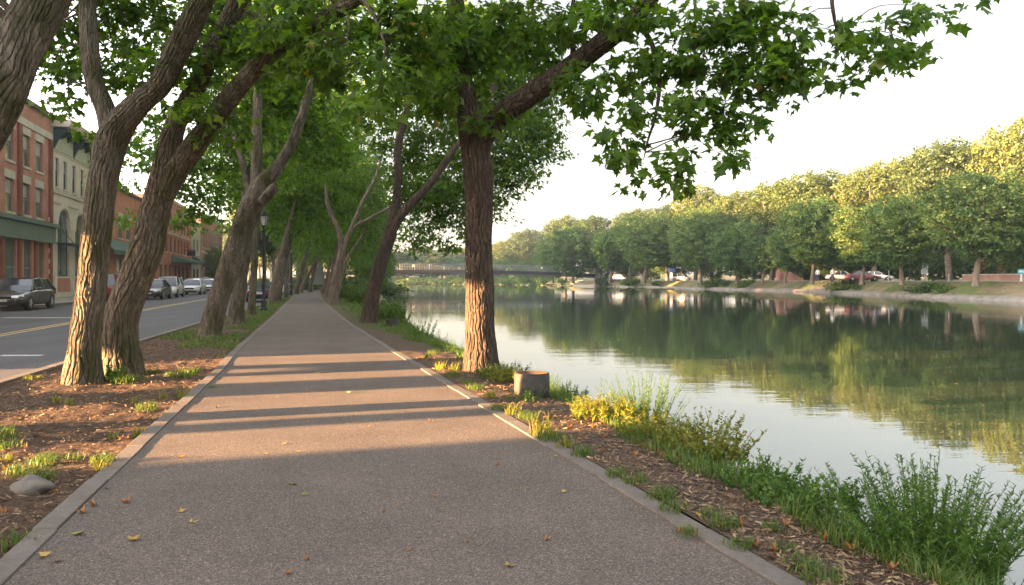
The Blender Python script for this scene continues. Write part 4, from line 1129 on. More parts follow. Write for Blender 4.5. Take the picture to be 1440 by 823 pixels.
# cream building with arches
ya = 68.5; yb = 82.6
arch = [(70.1, 73.6), (75.4, 78.8)]
wins = [(U(a, ya), U(b, ya), 9.9, 12.5) for (a, b) in ((69.5, 70.5), (71.8, 72.9), (74.5, 75.6), (77.2, 78.3), (79.9, 81.0))]
rect = []
for (a, b) in arch: rect.append((U(a, ya), U(b, ya), 1.9, 6.2 + (U(b, ya) - U(a, ya)) / 2))
t, L = building('cream stone building with tall arched windows and a dark green bracketed cornice', ya, yb, 15.0, M['cream'], ops=wins + rect)
for w in wins: window(t, *w, frame=M['dark_green'], lintel=False, sill=True)
for (a, b, z0, z1) in rect:
    rr = (b - a) / 2; cu = (a + b) / 2; zs = z1 - rr
    sp = MB()
    n = 12
    for side in (-1, 1):
        for k in range(n):
            t0, t1 = math.pi / 2 * k / n, math.pi / 2 * (k + 1) / n
            p0 = (cu + side * rr * math.cos(t0), zs + rr * math.sin(t0)); p1 = (cu + side * rr * math.cos(t1), zs + rr * math.sin(t1))
            q0 = (cu + side * rr, p0[1]); q1 = (cu + side * rr, p1[1])
            for yy in (0.002,):
                pts = [(p0[0], yy, p0[1]), (q0[0], yy, q0[1]), (q1[0], yy, q1[1]), (p1[0], yy, p1[1])]
                sp.poly(pts if side > 0 else pts[::-1])
            pts = [(p0[0], 0.002, p0[1]), (p1[0], 0.002, p1[1]), (p1[0], 0.27, p1[1]), (p0[0], 0.27, p0[1])]
            sp.poly(pts)
    # raised arch surround
    for k in range(24):
        t0, t1 = math.pi * k / 24, math.pi * (k + 1) / 24
        c = lambda rad, tt: (cu + rad * math.cos(tt), zs + rad * math.sin(tt))
        a0, a1, b0, b1 = c(rr + 0.12, t0), c(rr + 0.12, t1), c(rr + 0.62, t0), c(rr + 0.62, t1)
        sp.poly([(a0[0], -0.09, a0[1]), (b0[0], -0.09, b0[1]), (b1[0], -0.09, b1[1]), (a1[0], -0.09, a1[1])])
        sp.poly([(b0[0], -0.09, b0[1]), (b0[0], 0, b0[1]), (b1[0], 0, b1[1]), (b1[0], -0.09, b1[1])])
        sp.poly([(a0[0], -0.09, a0[1]), (a1[0], -0.09, a1[1]), (a1[0], 0, a1[1]), (a0[0], 0, a0[1])])
    sp.build('arch_surround', M['cream'], t)
    w = MB()
    for u in (a + 0.05, cu, b - 0.05): w.box(u - 0.05, u + 0.05, 0.2, 0.27, z0, z1 - (0.05 if u == cu else rr))
    for z in (z0 + 0.06, zs, 4.2): w.box(a, b, 0.205, 0.265, z - 0.06, z + 0.06)
    wo_ = w.build('arched_window', M['dark_green'], t)
    p = MB(); p.poly([(a, 0.24, z0), (b, 0.24, z0), (b, 0.24, z1), (a, 0.24, z1)]); p.build('pane', M['glass'], wo_)
    s = MB(); s.box(a - 0.05, b + 0.05, -0.06, -0.004, 0.5, 1.75); s.build('brick_panel', M['brick_red'], t)
mb = MB(); mb.box(-0.02, L, -0.12, -0.004, 9.3, 9.62); mb.box(-0.02, L, -0.08, -0.004, 8.4, 8.55); mb.box(-0.02, L, -0.07, -0.004, 12.95, 13.1); mb.build('string_course', M['stone_trim'], t)
mb = MB(); mb.box(-0.02, L, -0.10, -0.004, 13.15, 15.0); mb.build('frieze', M['frieze'], t)
mb = MB()
mb.prism([(0.2, 15.02), (-1.35, 15.02), (-1.55, 15.25), (-1.7, 15.62), (0.2, 15.75)], -0.2, L + 0.2)
mb.build('cornice', M['stone_trim'], t)
for k in range(8):
    mb = MB(); u = 0.3 + k * (L - 0.6) / 7
    big = k % 3 == 0
    mb.prism([(-0.104, 15.0), (-1.1, 15.0), (-1.0, 14.7), (-0.4, 14.45 if not big else 13.9), (-0.104, 14.3 if not big else 13.2)], u - (0.22 if big else 0.13), u + (0.22 if big else 0.13))
    mb.build('cornice_bracket', M['dark_green'], t)
for u in (U(69.3, ya), U(74.5, ya), U(80, ya)):
    mb = MB(); mb.box(u - 0.35, u + 0.35, -0.14, -0.004, 0, 1.9); mb.build('pilaster_base', M['cream'], t)
mb = MB(); u0, u1 = U(69.6, ya), U(79.5, ya)
mb.box(u0, u1, -1.3, -0.15, 4.75, 4.9); mb.bar((u0, -1.25, 4.83), (u0, -0.1, 4.83), 0.06); mb.bar((u0 + 1, -1.2, 4.9), (u0 + 1, -0.1, 6.2), 0.03)
mb.build('canopy', M['dark_green'], t)

# two-storey brick shop with a slanted awning
ya = 83.0; yb = 116.0
wins = [(U(a, ya), U(a + 2.6, ya), 6.6, 9.0) for a in (85, 92.5, 96.5, 101, 106, 111)]
shops = [(U(a, ya), U(a + 3.4, ya), 0.3, 4.2) for a in (84.5, 91.5, 96.3, 101, 106, 111)]
t, L = building('two-storey brick shop with a pale green slanted awning, seen between the mossy trunks', ya, yb, 12.2, M['brick_red'], ops=wins + shops)
for w in wins: window(t, *w)
for w in shops: window(t, *w, frame=M['green_paint'], lintel=False, sill=False, blind=False, name='shop_window')
mb = MB(); mb.box(0, L, -0.3, 0.3, 12.204, 12.5); mb.build('cornice', M['roof_tar'], t)
mb = MB(); a_, b_ = U(84, ya), U(98, ya)
mb.prism([(-0.006, 6.2), (-1.5, 4.9), (-1.5, 4.4), (-1.45, 4.4), (-1.45, 4.85), (-0.006, 6.0)], a_, b_); mb.build('awning', M['awning'], t)

# tall brick building with the flat projecting awning
ya = 116.4; yb = 150.0
wins = []
for a in (119, 123, 127, 131, 134.5, 138, 141.5, 145):
    for (z0, z1) in ((9.6, 12.6), (6.1, 8.6)): wins.append((U(a, ya), U(a + 1.9, ya), z0, z1))
shops = [(U(a, ya), U(a + 2.7, ya), 0.3, 4.0) for a in (118, 122, 126, 131, 135, 139, 144)]
t, L = building('tall narrow-windowed brick building with a flat dark green awning over its shopfront', ya, yb, 14.4, M['brick_red'], ops=wins + shops)
for w in wins: window(t, *w, frame=M['brick_dark'], lintel=False, blind=False)
for w in shops: window(t, *w, frame=M['dark_green'], lintel=False, sill=False, blind=False, name='shop_window')
mb = MB(); mb.box(0, L, -0.12, -0.004, 9.0, 9.3); mb.box(0, L, -0.3, 0.3, 14.404, 14.8); mb.build('cornice', M['stone_trim'], t)
mb = MB(); mb.prism([(-0.006, 5.6), (-2.6, 4.9), (-2.6, 4.5), (-0.006, 4.6)], U(128, ya), U(150, ya)); mb.build('awning', M['awning'], t)
mb = MB(); u = U(140, ya)
mb.bar((u, -0.01, 6.9), (u, -2.2, 6.9), 0.05); mb.bar((u, -0.01, 7.7), (u, -1.6, 6.95), 0.04); mb.box(u - 0.06, u + 0.06, -2.1, -0.7, 5.9, 6.8)
mb.build('hanging_sign', M['black_iron'], t)

# pale clapboard building
ya = 150.3; yb = 162.5
wins = [(U(153, ya), U(155.2, ya), 7.4, 9.6), (U(157.5, ya), U(159.7, ya), 7.4, 9.6)]
shops = [(U(152.4, ya), U(155.2, ya), 0.3, 3.8), (U(157, ya), U(160, ya), 0.3, 3.8)]
t, L = building('narrow pale grey building squeezed between two brick ones', ya, yb, 12.6, M['white_clap'], ops=wins + shops)
for w in wins + shops: window(t, *w, frame=M['dark_green'], lintel=False, blind=False)
mb = MB(); mb.prism([(-0.006, 6.4), (-1.8, 5.2), (-1.8, 4.9), (-0.006, 5.0)], 0.5, L - 0.5); mb.build('awning', M['dark_green'], t)
mb = MB(); mb.box(0, L, -0.4, 0.3, 12.604, 13.0); mb.build('cornice', M['dark_green'], t)

# pinkish brick building at the end of the row
ya = 163.0; yb = 205.0
wins = []
for k in range(9):
    a = 165 + k * 4.3
    for (z0, z1) in ((8.6, 12.6), (1.0, 5.4)): wins.append((U(a, ya), U(a + 2.4, ya), z0, z1))
t, L = building('pinkish brick building with tall white-framed windows at the end of the row', ya, yb, 15.4, M['brick_pink'], ops=wins)
for w in wins: window(t, *w, frame=M['white_clap'], lintel=False, blind=False)
mb = MB(); mb.box(0, L, -0.15, -0.004, 7.4, 7.8); mb.box(0, L, -0.35, 0.3, 15.404, 15.8); mb.build('cornice', M['stone_trim'], t)

# the same street continues past the frame's edge: these stand between the low sun and the path
for (y0, y1, H, lb) in ((-46, -0.9, 14.5, 'long brick warehouse at the street corner beyond the picture'), (9.6, 16.3, 13.5, 'narrow brick shop beyond the picture edge'), (17.0, 43.6, 14.5, 'plain brick row building beside the red brick one')):
    t, L = building(lb, y0, y1, H, M['brick_red'])
    mb = MB(); mb.box(0, L, -0.3, 0.3, H + 0.004, H + 0.35); mb.build('cornice', M['roof_tar'], t)

blocker = thing('sun_blocker', 'brick block added out of view to shape the low sunlight', 'building', (float(fac(-0.9)), -0.9, 0.03), BROT)  # made-up unseen block; its undersides set how high sunlight reaches on the trunks
mb = MB(); mb.box(0.003, U(6.35, -0.9), 0.2, 1.6, 4.7, 14.0); mb.box(U(6.35, -0.9) + 0.003, U(7.7, -0.9), 0.2, 1.6, 2.8, 14.0); mb.box(U(7.7, -0.9) + 0.003, U(9.6, -0.9) - 0.003, 0.2, 1.6, 4.7, 14.0); mb.build('wall', M['brick_red'], blocker)
for (pa, pb) in ((1.45, 1.95), (4.0, 5.35)):
    pm_ = MB(); pm_.box(U(pa, -0.9), U(pb, -0.9), 0.25, 0.55, 0, 4.695); pm_.build('shadow_pillar', M['brick_dark'], blocker)  # uprights added out of view so their shadows band the path
mb = MB(); mb.box(0.003, U(9.6, -0.9), -0.1, 1.8, 14.004, 14.4); mb.build('cornice', M['roof_tar'], blocker)
# brick building and low wall on the far bank
fb = thing('brick_building', 'red brick building half hidden behind the stout pale trunk', 'building', (75.8, 111.5, 1.4), R(-30))
mb = MB(); mb.box(-9, 12, 0, 12, 3.0, 11.0); mb.build('wall', M['brick_pink'], fb)
mb = MB(); mb.box(-8.6, 11.6, 0.6, 11.6, 0, 2.99); mb.build('undercroft', M['brick_dark'], fb)
mb = MB(); mb.box(-9.3, 12.3, -0.3, 12.3, 11.004, 11.5); mb.build('roof', M['roof_tar'], fb)
for u in (-6, -2, 2, 6, 9.5):
    mb = MB(); mb.box(u - 0.7, u + 0.7, -0.06, -0.004, 5.2, 7.4); mb.build('window', M['glass'], fb)
fb2 = thing('brick_building', 'sunlit orange brick house glimpsed behind the white parked cars', 'building', (63, 152, 1.4), R(12))
mb = MB(); mb.box(-7, 7, 0, 10, 0, 8.0); mb.build('wall', M['brick_pink'], fb2)
mb = MB(); mb.prism([(-0.5, 8.004), (10.5, 8.004), (5, 10.6)], -7.4, 7.4); mb.build('roof', M['roof_tar'], fb2)
for u in (-4.4, 0, 4.4):
    mb = MB(); mb.box(u - 0.6, u + 0.6, -0.06, -0.004, 4.6, 6.6); mb.build('window', M['glass'], fb2)
ys_w = np.arange(30, 110, 4.0)
mb = MB()
rg = []
for y in ys_w:
    x = float(bank_r(y)) + 12.5
    rg.append([(x, y, 1.2), (x, y, 2.25), (x + 0.4, y, 2.25), (x + 0.4, y, 1.2)])
mb.loft(rg)
lw = empty('low_wall', (0, 0, 0)); tag(lw, 'low red brick wall running behind the far promenade', 'wall')
mb.build('wall', M['brick_pink'], lw)
mb = MB()
rg = []
for y in ys_w:
    x = float(bank_r(y)) + 12.42
    rg.append([(x, y, 2.254), (x, y, 2.36), (x + 0.56, y, 2.36), (x + 0.56, y, 2.254)])
mb.loft(rg); mb.build('coping', M['stone_trim'], lw)
# dark hedge behind that wall
r_ = np.random.default_rng(77)
bl = []
for y in np.arange(34, 150, 2.4):
    bl.append((np.array([float(bank_r(y)) + 16 + r_.random(), y, 3.4 + 0.5 * r_.random()]), (1.6, 2.0, 2.0)))
V, Fc, _ = blob_foliage(bl, 0.34, r_, 24, 0.6, 2.2, TQ, 0.4, 0.2, 0.8)
tag(fast_mesh('hedge', V, [Fc], M['leaf_hedge']), 'tall dark hedge behind the low brick wall', 'hedge')

# ------------------------------------------------------------------ bridge
bd = thing('footbridge', 'dark slender bridge with a latticed railing crossing the river', 'bridge', (0, 0, 0))
def bpt(s):   # s 0..1 from the near bank side to the far bank
    p0 = np.array([-58.0, 224.0]); p1 = np.array([26.0, 246.0])
    p = p0 + (p1 - p0) * s
    return p[0], p[1], 3.55 + 1.0 * (1 - (2 * s - 0.9) ** 2)
ss = np.linspace(0, 1, 40)
def beam(y0, y1, z0, z1):
    m = MB(); rg = []
    for s in ss:
        x, y, z = bpt(s); rg.append([(x, y + y0, z + z0), (x, y + y0, z + z1), (x, y + y1, z + z1), (x, y + y1, z + z0)])
    m.loft(rg); return m
beam(-1.7, 1.7, -0.35, 0.0).build('deck', M['concrete'], bd)
M['bridge_steel'] = simple('bridge_steel', (0.045, 0.05, 0.055), 0.6, 0.2)
M['rail_grey'] = simple('rail_grey', (0.20, 0.21, 0.22), 0.6)
beam(-1.3, 1.3, -1.15, -0.355).build('soffit', M['concrete'], bd)
beam(-1.9, -1.72, -0.75, 0.12).build('girder', M['bridge_steel'], bd)
beam(1.72, 1.9, -0.75, 0.12).build('girder', M['bridge_steel'], bd)
for sd in (-1.8, 1.8):
    m = MB()
    rg1, rg2 = [], []
    for s in ss:
        x, y, z = bpt(s)
        rg1.append([(x, y + sd - 0.05, z + 1.75), (x, y + sd - 0.05, z + 1.9), (x, y + sd + 0.05, z + 1.9), (x, y + sd + 0.05, z + 1.75)])
        rg2.append([(x, y + sd - 0.04, z + 0.95), (x, y + sd - 0.04, z + 1.05), (x, y + sd + 0.04, z + 1.05), (x, y + sd + 0.04, z + 0.95)])
    m.loft(rg1); m.loft(rg2)
    for k in range(121):
        x, y, z = bpt(k / 120)
        w = 0.11 if k % 6 == 0 else 0.045
        m.box(x - w, x + w, y + sd - 0.04, y + sd + 0.04, z + 0.1, z + 1.76)
    m.build('railing', M['rail_grey'], bd)
for s in (0.57,):
    x, y, z = bpt(s); m = MB(); m.box(x - 0.7, x + 0.7, y - 1.6, y + 1.6, -1.6, z - 0.36); m.build('pier', M['concrete'], bd)
for s, nm in ((0.0, -3.0), (1.0, 3.0)):
    x, y, z = bpt(s); m = MB(); m.box(min(x, x + nm), max(x, x + nm), y - 2.4, y + 2.4, -1.0, z - 0.36); m.build('abutment', M['concrete'], bd)

# ------------------------------------------------------------------ people on the bridge (one skinned body, copied)
def person_mesh():
    J = {'pel': (0, 0, 0.95, .15), 'ch': (0, 0, 1.32, .17), 'nk': (0, 0, 1.50, .07), 'hd': (0, 0.01, 1.62, .105), 'ht': (0, 0, 1.74, .08),
         'hl': (-.09, 0, .9, .10), 'kl': (-.10, .02, .5, .07), 'al': (-.10, -.02, .07, .05), 'fl': (-.10, .12, .03, .045),
         'hr': (.09, 0, .9, .10), 'kr': (.10, .05, .5, .07), 'ar': (.10, .03, .07, .05), 'fr': (.10, .17, .03, .045),
         'sl': (-.20, 0, 1.42, .065), 'el': (-.26, -.03, 1.14, .05), 'wl': (-.25, .06, .88, .04), 'sr': (.20, 0, 1.42, .065), 'er': (.26, .0, 1.14, .05), 'wr': (.25, .10, .90, .04)}
    E = [('pel', 'ch'), ('ch', 'nk'), ('nk', 'hd'), ('hd', 'ht'), ('pel', 'hl'), ('hl', 'kl'), ('kl', 'al'), ('al', 'fl'), ('pel', 'hr'), ('hr', 'kr'), ('kr', 'ar'), ('ar', 'fr'), ('ch', 'sl'), ('sl', 'el'), ('el', 'wl'), ('ch', 'sr'), ('sr', 'er'), ('er', 'wr')]
    ks = list(J); me = bpy.data.meshes.new('body')
    me.from_pydata([J[k][:3] for k in ks], [(ks.index(a), ks.index(b)) for a, b in E], [])
    o = bpy.data.objects.new('tmp', me); COL.objects.link(o)
    o.modifiers.new('skin', 'SKIN'); o.modifiers.new('sub', 'SUBSURF').levels = 1
    for i, k in enumerate(ks):
        sv = me.skin_vertices[0].data[i]; sv.radius = (J[k][3], J[k][3]); sv.use_root = (k == 'pel')
    dg = bpy.context.evaluated_depsgraph_get()
    m2 = bpy.data.meshes.new_from_object(o.evaluated_get(dg))
    bpy.data.objects.remove(o); m2.name = 'body'
    return m2
M['cloth_pale'] = simple('cloth_pale', (0.66, 0.64, 0.62), 0.9)
M['cloth_dark'] = simple('cloth_dark', (0.05, 0.055, 0.07), 0.9)
M['skin'] = simple('skin', (0.42, 0.26, 0.18), 0.7)
pm = person_mesh()
for m_ in (M['cloth_pale'], M['cloth_dark'], M['skin']): pm.materials.append(m_)
for f in pm.polygons:
    z = f.center.z; f.use_smooth = True
    f.material_index = 2 if z > 1.47 else (0 if z > 0.9 else 1)
ppl = [(0.985, 'person in a white top at the far end of the bridge railing'), (0.945, 'person in white near the end of the bridge, between two others'), (0.915, 'person in white third from the end of the bridge'), (0.875, 'person in white apart from the group at the bridge end'), (0.80, 'person in white alone on the bridge beside the big brown trunk'), (0.345, 'person in white standing on the bridge by the dark forked trunk'), (0.25, 'person in white where the bridge meets the forked trunk')]
for s, lb in ppl:
    x, y, z = bpt(s)
    o = bpy.data.objects.new('person', pm); COL.objects.link(o)
    o.location = (x, y - 0.9, z + 0.003); o.rotation_euler = (0, 0, random.uniform(0, 6)); o.scale = (1.1, 1.1, 1.05)
    tag(o, lb, 'person', 'people on the bridge')
for px, d, lb in ((1150, 110, 'person in a white top walking on the far promenade beside a leaning trunk'), (1171, 106, 'person in pale clothes on the far promenade between leaning trunk and white car')):
    o = bpy.data.objects.new('person', pm); COL.objects.link(o)
    o.location = ((px - 720) / F * d, d, 1.49); o.rotation_euler = (0, 0, random.uniform(0, 6))
    tag(o, lb, 'person', 'people on the far promenade')

# ------------------------------------------------------------------ cars
PAINT = {}
def paint(nm, c, metal=0.35):
    if nm not in PAINT:
        m, t, o = newmat('paint_' + nm)
        p = pbr(t, o, c, 0.32, metal); p.inputs['Coat Weight'].default_value = 0.8; p.inputs['Coat Roughness'].default_value = 0.05
        PAINT[nm] = m
    return PAINT[nm]

def car(kind, pnt, label, loc, rz, sc=1.0, group='cars parked along the street'):
    """front towards local -Y; length along Y"""
    t = thing('parked_car', label, 'car', loc, rz, group, sc)
    Lc, Wc = {'sedan': (4.7, 0.90), 'wagon': (4.75, 0.91), 'van': (4.5, 0.92), 'suv': (4.8, 0.97)}[kind]
    hb = {'sedan': 0.92, 'wagon': 0.95, 'van': 1.02, 'suv': 1.12}[kind]
    hr = {'sedan': 1.46, 'wagon': 1.50, 'van': 1.70, 'suv': 1.85}[kind]
    # lower body stations: (y fraction, half-width factor, bottom, top)
    st = [(-0.50, .72, .36, hb * .62), (-0.485, .84, .27, hb * .70), (-0.45, .94, .23, hb * .77), (-0.36, .99, .21, hb * .85), (-0.20, 1, .20, hb * .97), (-0.05, 1, .20, hb), (0.2, 1, .20, hb * 1.01), (0.36, .985, .21, hb * 1.02), (0.44, .95, .24, hb * (1.0 if kind != 'sedan' else .98)), (0.485, .86, .28, hb * .95), (0.50, .75, .36, hb * .85)]
    rings = []
    for (f, w, zb, zt) in st:
        y = f * Lc; W_ = Wc * w
        half = [(W_ * .80, zb), (W_ * .96, zb + .07), (W_, zb + .22), (W_ * 1.0, zb + (zt - zb) * .62), (W_ * .965, zt - .07), (W_ * .90, zt - .015), (W_ * .62, zt + .012)]
        rings.append([(x, y, z) for x, z in half] + [(-x, y, z) for x, z in half[::-1]])
    mb = MB(); mb.loft(rings)
    body = mb.build('body', pnt, t, smooth=True)
    md = body.modifiers.new('sub', 'SUBSURF'); md.levels = 1; md.render_levels = 1
    # greenhouse
    gy = {'sedan': (-.22, -.06, .17, .36), 'wagon': (-.22, -.06, .36, .475), 'van': (-.30, -.12, .40, .475), 'suv': (-.24, -.10, .40, .48)}[kind]
    zb, zt = hb * .955, hr
    gb = [(gy[0] * Lc, zb, .80), (gy[0] * Lc * .62 + gy[1] * Lc * .38, zb + (zt - zb) * .42, .76), (gy[1] * Lc, zt - .06, .66), ((gy[1] + gy[2]) / 2 * Lc, zt, .66), (gy[2] * Lc, zt - .05, .65), (gy[3] * Lc, zb, .78)]
    m = MB()
    # glass shell
    ring_b = []
    ysl = [g[0] for g in gb]
    prof_top = [(g[0], g[1], g[2]) for g in gb]
    V0 = []
    for (y, z, w) in prof_top:
        zc = max(z, zb + 0.002)
        wb = Wc * .90
        V0.append([(-wb, y, zb - .04), (-(wb + (Wc * w - wb) * min(1, (zc - zb) / (zt - zb) + .02)), y, zc), ((wb + (Wc * w - wb) * min(1, (zc - zb) / (zt - zb) + .02)), y, zc), (wb, y, zb - .04)])
    m.loft(V0, cap=True)
    m.build('windows', M['car_glass'], t)
    # roof and pillars in body colour
    m = MB()
    rf = []
    for (y, z, w) in (prof_top[2], prof_top[3], prof_top[4]):
        x = Wc * w
        rf.append([(-x - .015, y, z - .055), (-x * .93, y, z + .012), (0, y, z + .035), (x * .93, y, z + .012), (x + .015, y, z - .055), (0, y, z - .04)])
    m.loft(rf)
    for sx in (-1, 1):
        A = Vector((sx * Wc * .905, gb[0][0], zb)); B = Vector((sx * Wc * .675, gb[2][0], zt - .07)); m.bar(A, B, .045)
        C_ = Vector((sx * Wc * .885, gb[5][0], zb)); D_ = Vector((sx * Wc * .66, gb[4][0], zt - .06)); m.bar(C_, D_, .07)
        mid = (gb[2][0] + gb[4][0]) / 2
        m.bar((sx * Wc * .915, mid, zb - .02), (sx * Wc * .675, mid, zt - .05), .04)
    m.build('roof', pnt, t, smooth=False)
    # wheels
    rw = .33 if kind != 'suv' else .38
    for sx in (-1, 1):
        for fy in (-.315, .30):
            m = MB(); m.lathe([(rw * .62, -.10), (rw * .95, -.11), (rw, -.07), (rw, .07), (rw * .95, .11), (rw * .62, .10)], 24, sx * (Wc - .095), 0, 0, 'x')
            for v in range(len(m.v)): m.v[v] = (m.v[v][0], m.v[v][1] + fy * Lc, m.v[v][2] + rw)
            wh = m.build('wheel', M['rubber'], t, smooth=True)
            r2 = MB()
            r2.lathe([(0.05, .0), (rw * .6, -.02), (rw * .64, .03)], 20, sx * (Wc - .02), fy * Lc, rw, 'x')
            for k in range(5):
                a = k * 1.2566
                r2.bar((sx * (Wc + .005), fy * Lc, rw), (sx * (Wc + .005), fy * Lc + rw * .58 * math.cos(a), rw + rw * .58 * math.sin(a)), .035, 5)
            r2.build('rim', M['alloy'], wh)
            ar = MB(); ar.lathe([(rw * 1.0, 0), (rw * 1.14, 0), (rw * 1.14, .05), (rw * 1.0, .05)], 24, sx * (Wc * .985) - .025, fy * Lc, rw, 'x'); ar.build('wheel_arch', M['black_trim'], t)
    # lights, grille, bumper, plate, mirrors
    yf = -.50 * Lc
    for sx in (-1, 1):
        m = MB(); m.loft([[(sx * Wc * .46, yf - .015, .60), (sx * Wc * .72, yf + .03, .59), (sx * Wc * .72, yf + .05, .70), (sx * Wc * .46, yf + .01, .69)], [(sx * Wc * .60, yf + .2, .62), (sx * Wc * .93, yf + .28, .64), (sx * Wc * .90, yf + .32, .76), (sx * Wc * .60, yf + .25, .72)]]); m.build('headlight', M['lamp_clear'], t)
        m = MB(); m.box(sx * Wc * .78 - .1, sx * Wc * .78 + .1, .47 * Lc, .50 * Lc, hb * .74, hb * .92); m.build('taillight', M['lamp_red'], t)
        m = MB(); x0 = sx * (Wc + .02); m.box(min(x0, x0 + sx * .18), max(x0, x0 + sx * .18), gy[0] * Lc + .32, gy[0] * Lc + .44, zb + .0, zb + .14); m.build('mirror', pnt, t, bevel=.02)
    m = MB(); m.box(-Wc * .42, Wc * .42, yf - .03, yf + .06, .52, .66); gr = m.build('grille', M['black_trim'], t)
    g2 = MB(); g2.box(-Wc * .43, Wc * .43, yf - .04, yf - .032, .655, .69); g2.box(-Wc * .43, Wc * .43, yf - .04, yf - .032, .50, .525); g2.build('chrome_bar', M['alloy'], gr)
    m = MB(); m.box(-Wc * .62, Wc * .62, yf - .02, yf + .06, .27, .40); m.build('air_intake', M['black_trim'], t)
    m = MB(); m.box(-.26, .26, yf - .05, yf - .035, .42, .53); m.build('number_plate', M['plate'], t)
    m = MB(); m.box(-.26, .26, .5 * Lc + .005, .5 * Lc + .02, hb * .62, hb * .74); m.build('number_plate', M['plate'], t)
    return t

def car_at(px, d, kind, pnt, lb, rz, sc=1.0, grp='cars parked along the street'):
    return car(kind, pnt, lb, ((px - 720) / F * d, d, -0.10), rz, sc, grp)
ST = math.atan(0.243)     # street direction: cars facing the camera look along -Y turned by this
car_at(29, 45.5, 'wagon', paint('charcoal', (0.055, 0.05, 0.052), 0.5), 'dark grey estate car in front of the red brick building', ST, 1.22)
car_at(-62, 46, 'sedan', paint('silver', (0.50, 0.51, 0.53), 0.6), 'silver car just showing behind the dark grey estate car', ST, 1.1)
car_at(157, 64, 'suv', paint('maroon', (0.22, 0.035, 0.035), 0.3), 'dark red tall car seen between the two mossy trunks', ST + math.pi, 1.2)
car_at(217, 70, 'sedan', paint('black', (0.02, 0.022, 0.025), 0.3), 'black car mostly hidden by the pale split trunk', ST, 1.2)
car_at(238, 78, 'van', paint('white', (0.66, 0.67, 0.69), 0.1), 'white high-roofed car next to the pale split trunk', ST, 1.2)
car_at(272, 92, 'sedan', paint('white', (0.66, 0.67, 0.69), 0.1), 'white low car parked behind the white high-roofed one', ST, 1.25)
car_at(296, 106, 'sedan', paint('silver', (0.50, 0.51, 0.53), 0.6), 'silver car beside the knobbed leaning trunk', ST, 1.25)
car_at(287, 122, 'van', paint('pewter', (0.25, 0.26, 0.28), 0.6), 'grey car glimpsed between the white low car and the silver one', ST, 1.25)
car_at(368, 62, 'sedan', paint('navy', (0.03, 0.035, 0.06), 0.4), 'dark car with red tail lights behind the street lamp', ST + math.pi, 1.1)
car_at(393, 92, 'van', paint('white', (0.66, 0.67, 0.69), 0.1), 'white van far down the street beside the slender leaning trunk', ST + math.pi, 1.2)
GC = 'cars parked behind the far promenade'
for (px, d, kd, pn, lb, rz) in ((1185, 118, 'sedan', 'white', 'white car parked beyond the person on the far promenade', 1.2), (1213, 116, 'sedan', 'maroon', 'red car parked beside a white one beyond the far promenade', 1.3), (1232, 121, 'sedan', 'white', 'white car parked beside the red one under the trees', 1.2),
                                 (873, 226, 'van', 'pewter', 'grey van parked above the bare earth slope', 0.9), (958, 196, 'van', 'white', 'white van parked beside the sign above the bare earth slope', 0.9)):
    o = car_at(px, d, kd, PAINT[pn], lb, rz, 1.05, GC); o.location.z = 1.46

# ------------------------------------------------------------------ lamps, signs, drum, rock
def lamp():
    t = empty('street_lamp')
    m = MB(); m.lathe([(.20, 0), (.20, .12), (.15, .18), (.13, .5), (.085, .62), (.075, 4.1), (.11, 4.14), (.11, 4.2), (.05, 4.28), (.05, 4.40)], 16); m.build('post', M['black_iron'], t, smooth=False)
    h = MB()
    for k in range(4):
        a = math.pi / 4 + k * math.pi / 2
        h.bar((.13 * math.cos(a), .13 * math.sin(a), 4.45), (.22 * math.cos(a), .22 * math.sin(a), 4.95), .018, 5)
    h.lathe([(.0, 4.38), (.15, 4.41), (.15, 4.45), (.0, 4.46)], 12)
    h.lathe([(.27, 4.95), (.27, 4.98), (.14, 5.17), (.05, 5.22), (.03, 5.34), (.0, 5.36)], 12)
    hd = h.build('lantern', M['black_iron'], t)
    g = MB(); g.lathe([(.115, 4.46), (.20, 4.945)], 4, a0=math.pi / 4); g.build('glass', M['lantern_glass'], hd)
    return t
l1 = lamp(); g = G(371, 437); l1.location = (g[0], g[1], 0.0); tag(l1, 'black lantern street lamp standing clear beside the path', 'street lamp', 'lantern street lamps along the path')
l2 = copy_tree(l1); l2.location = ((409.5 - 720) / F * 80, 80, 0); tag(l2, 'second lantern lamp further down, tucked among leaning trunks', 'street lamp', 'lantern street lamps along the path')
bs = thing('notice_frame', 'small pale framed board standing at the far end of the path', 'sign', ((447 - 720) / F * 106, 106, 0), 0.3)
m = MB(); m.box(-.75, -.65, -.05, .05, 0, 3.4); m.box(.65, .75, -.05, .05, 0, 3.4); m.box(-.65, .65, -.05, .05, 3.3, 3.4); m.box(-.65, .65, -.05, .05, 1.0, 1.1); m.build('frame', M['sash'], bs)
m = MB(); m.box(-.64, .64, -.02, .02, 1.1, 3.29); m.build('board', M['sash'], bs)

M['sign_white'] = simple('sign_white', (0.60, 0.61, 0.60), 0.5)
M['sign_blue'] = simple('sign_blue', (0.05, 0.10, 0.24), 0.5)
M['sign_cyan'] = simple('sign_cyan', (0.08, 0.36, 0.46), 0.5)
M['sign_green'] = simple('sign_green', (0.40, 0.46, 0.30), 0.5)
M['pole'] = simple('pole', (0.42, 0.42, 0.42), 0.5, 0.4)
def far_pos(px, off=5.0):
    d = 75.0
    for _ in range(60):
        x = float(bank_r(d)) + off
        d += (720 + x / d * F - px) * d / 1100 * 0.6
    return (float(bank_r(d)) + off, d, 1.43)
s1 = thing('post_sign', 'tall post with a blue and white sign above a grey one', 'sign', far_pos(1300))
m = MB(); m.lathe([(.06, 0), (.06, 2.7)], 10); m.build('post', M['pole'], s1)
m = MB(); m.box(-.35, .42, -.10, -.062, 1.66, 2.3); p1 = m.build('sign_panel', M['sign_white'], s1)
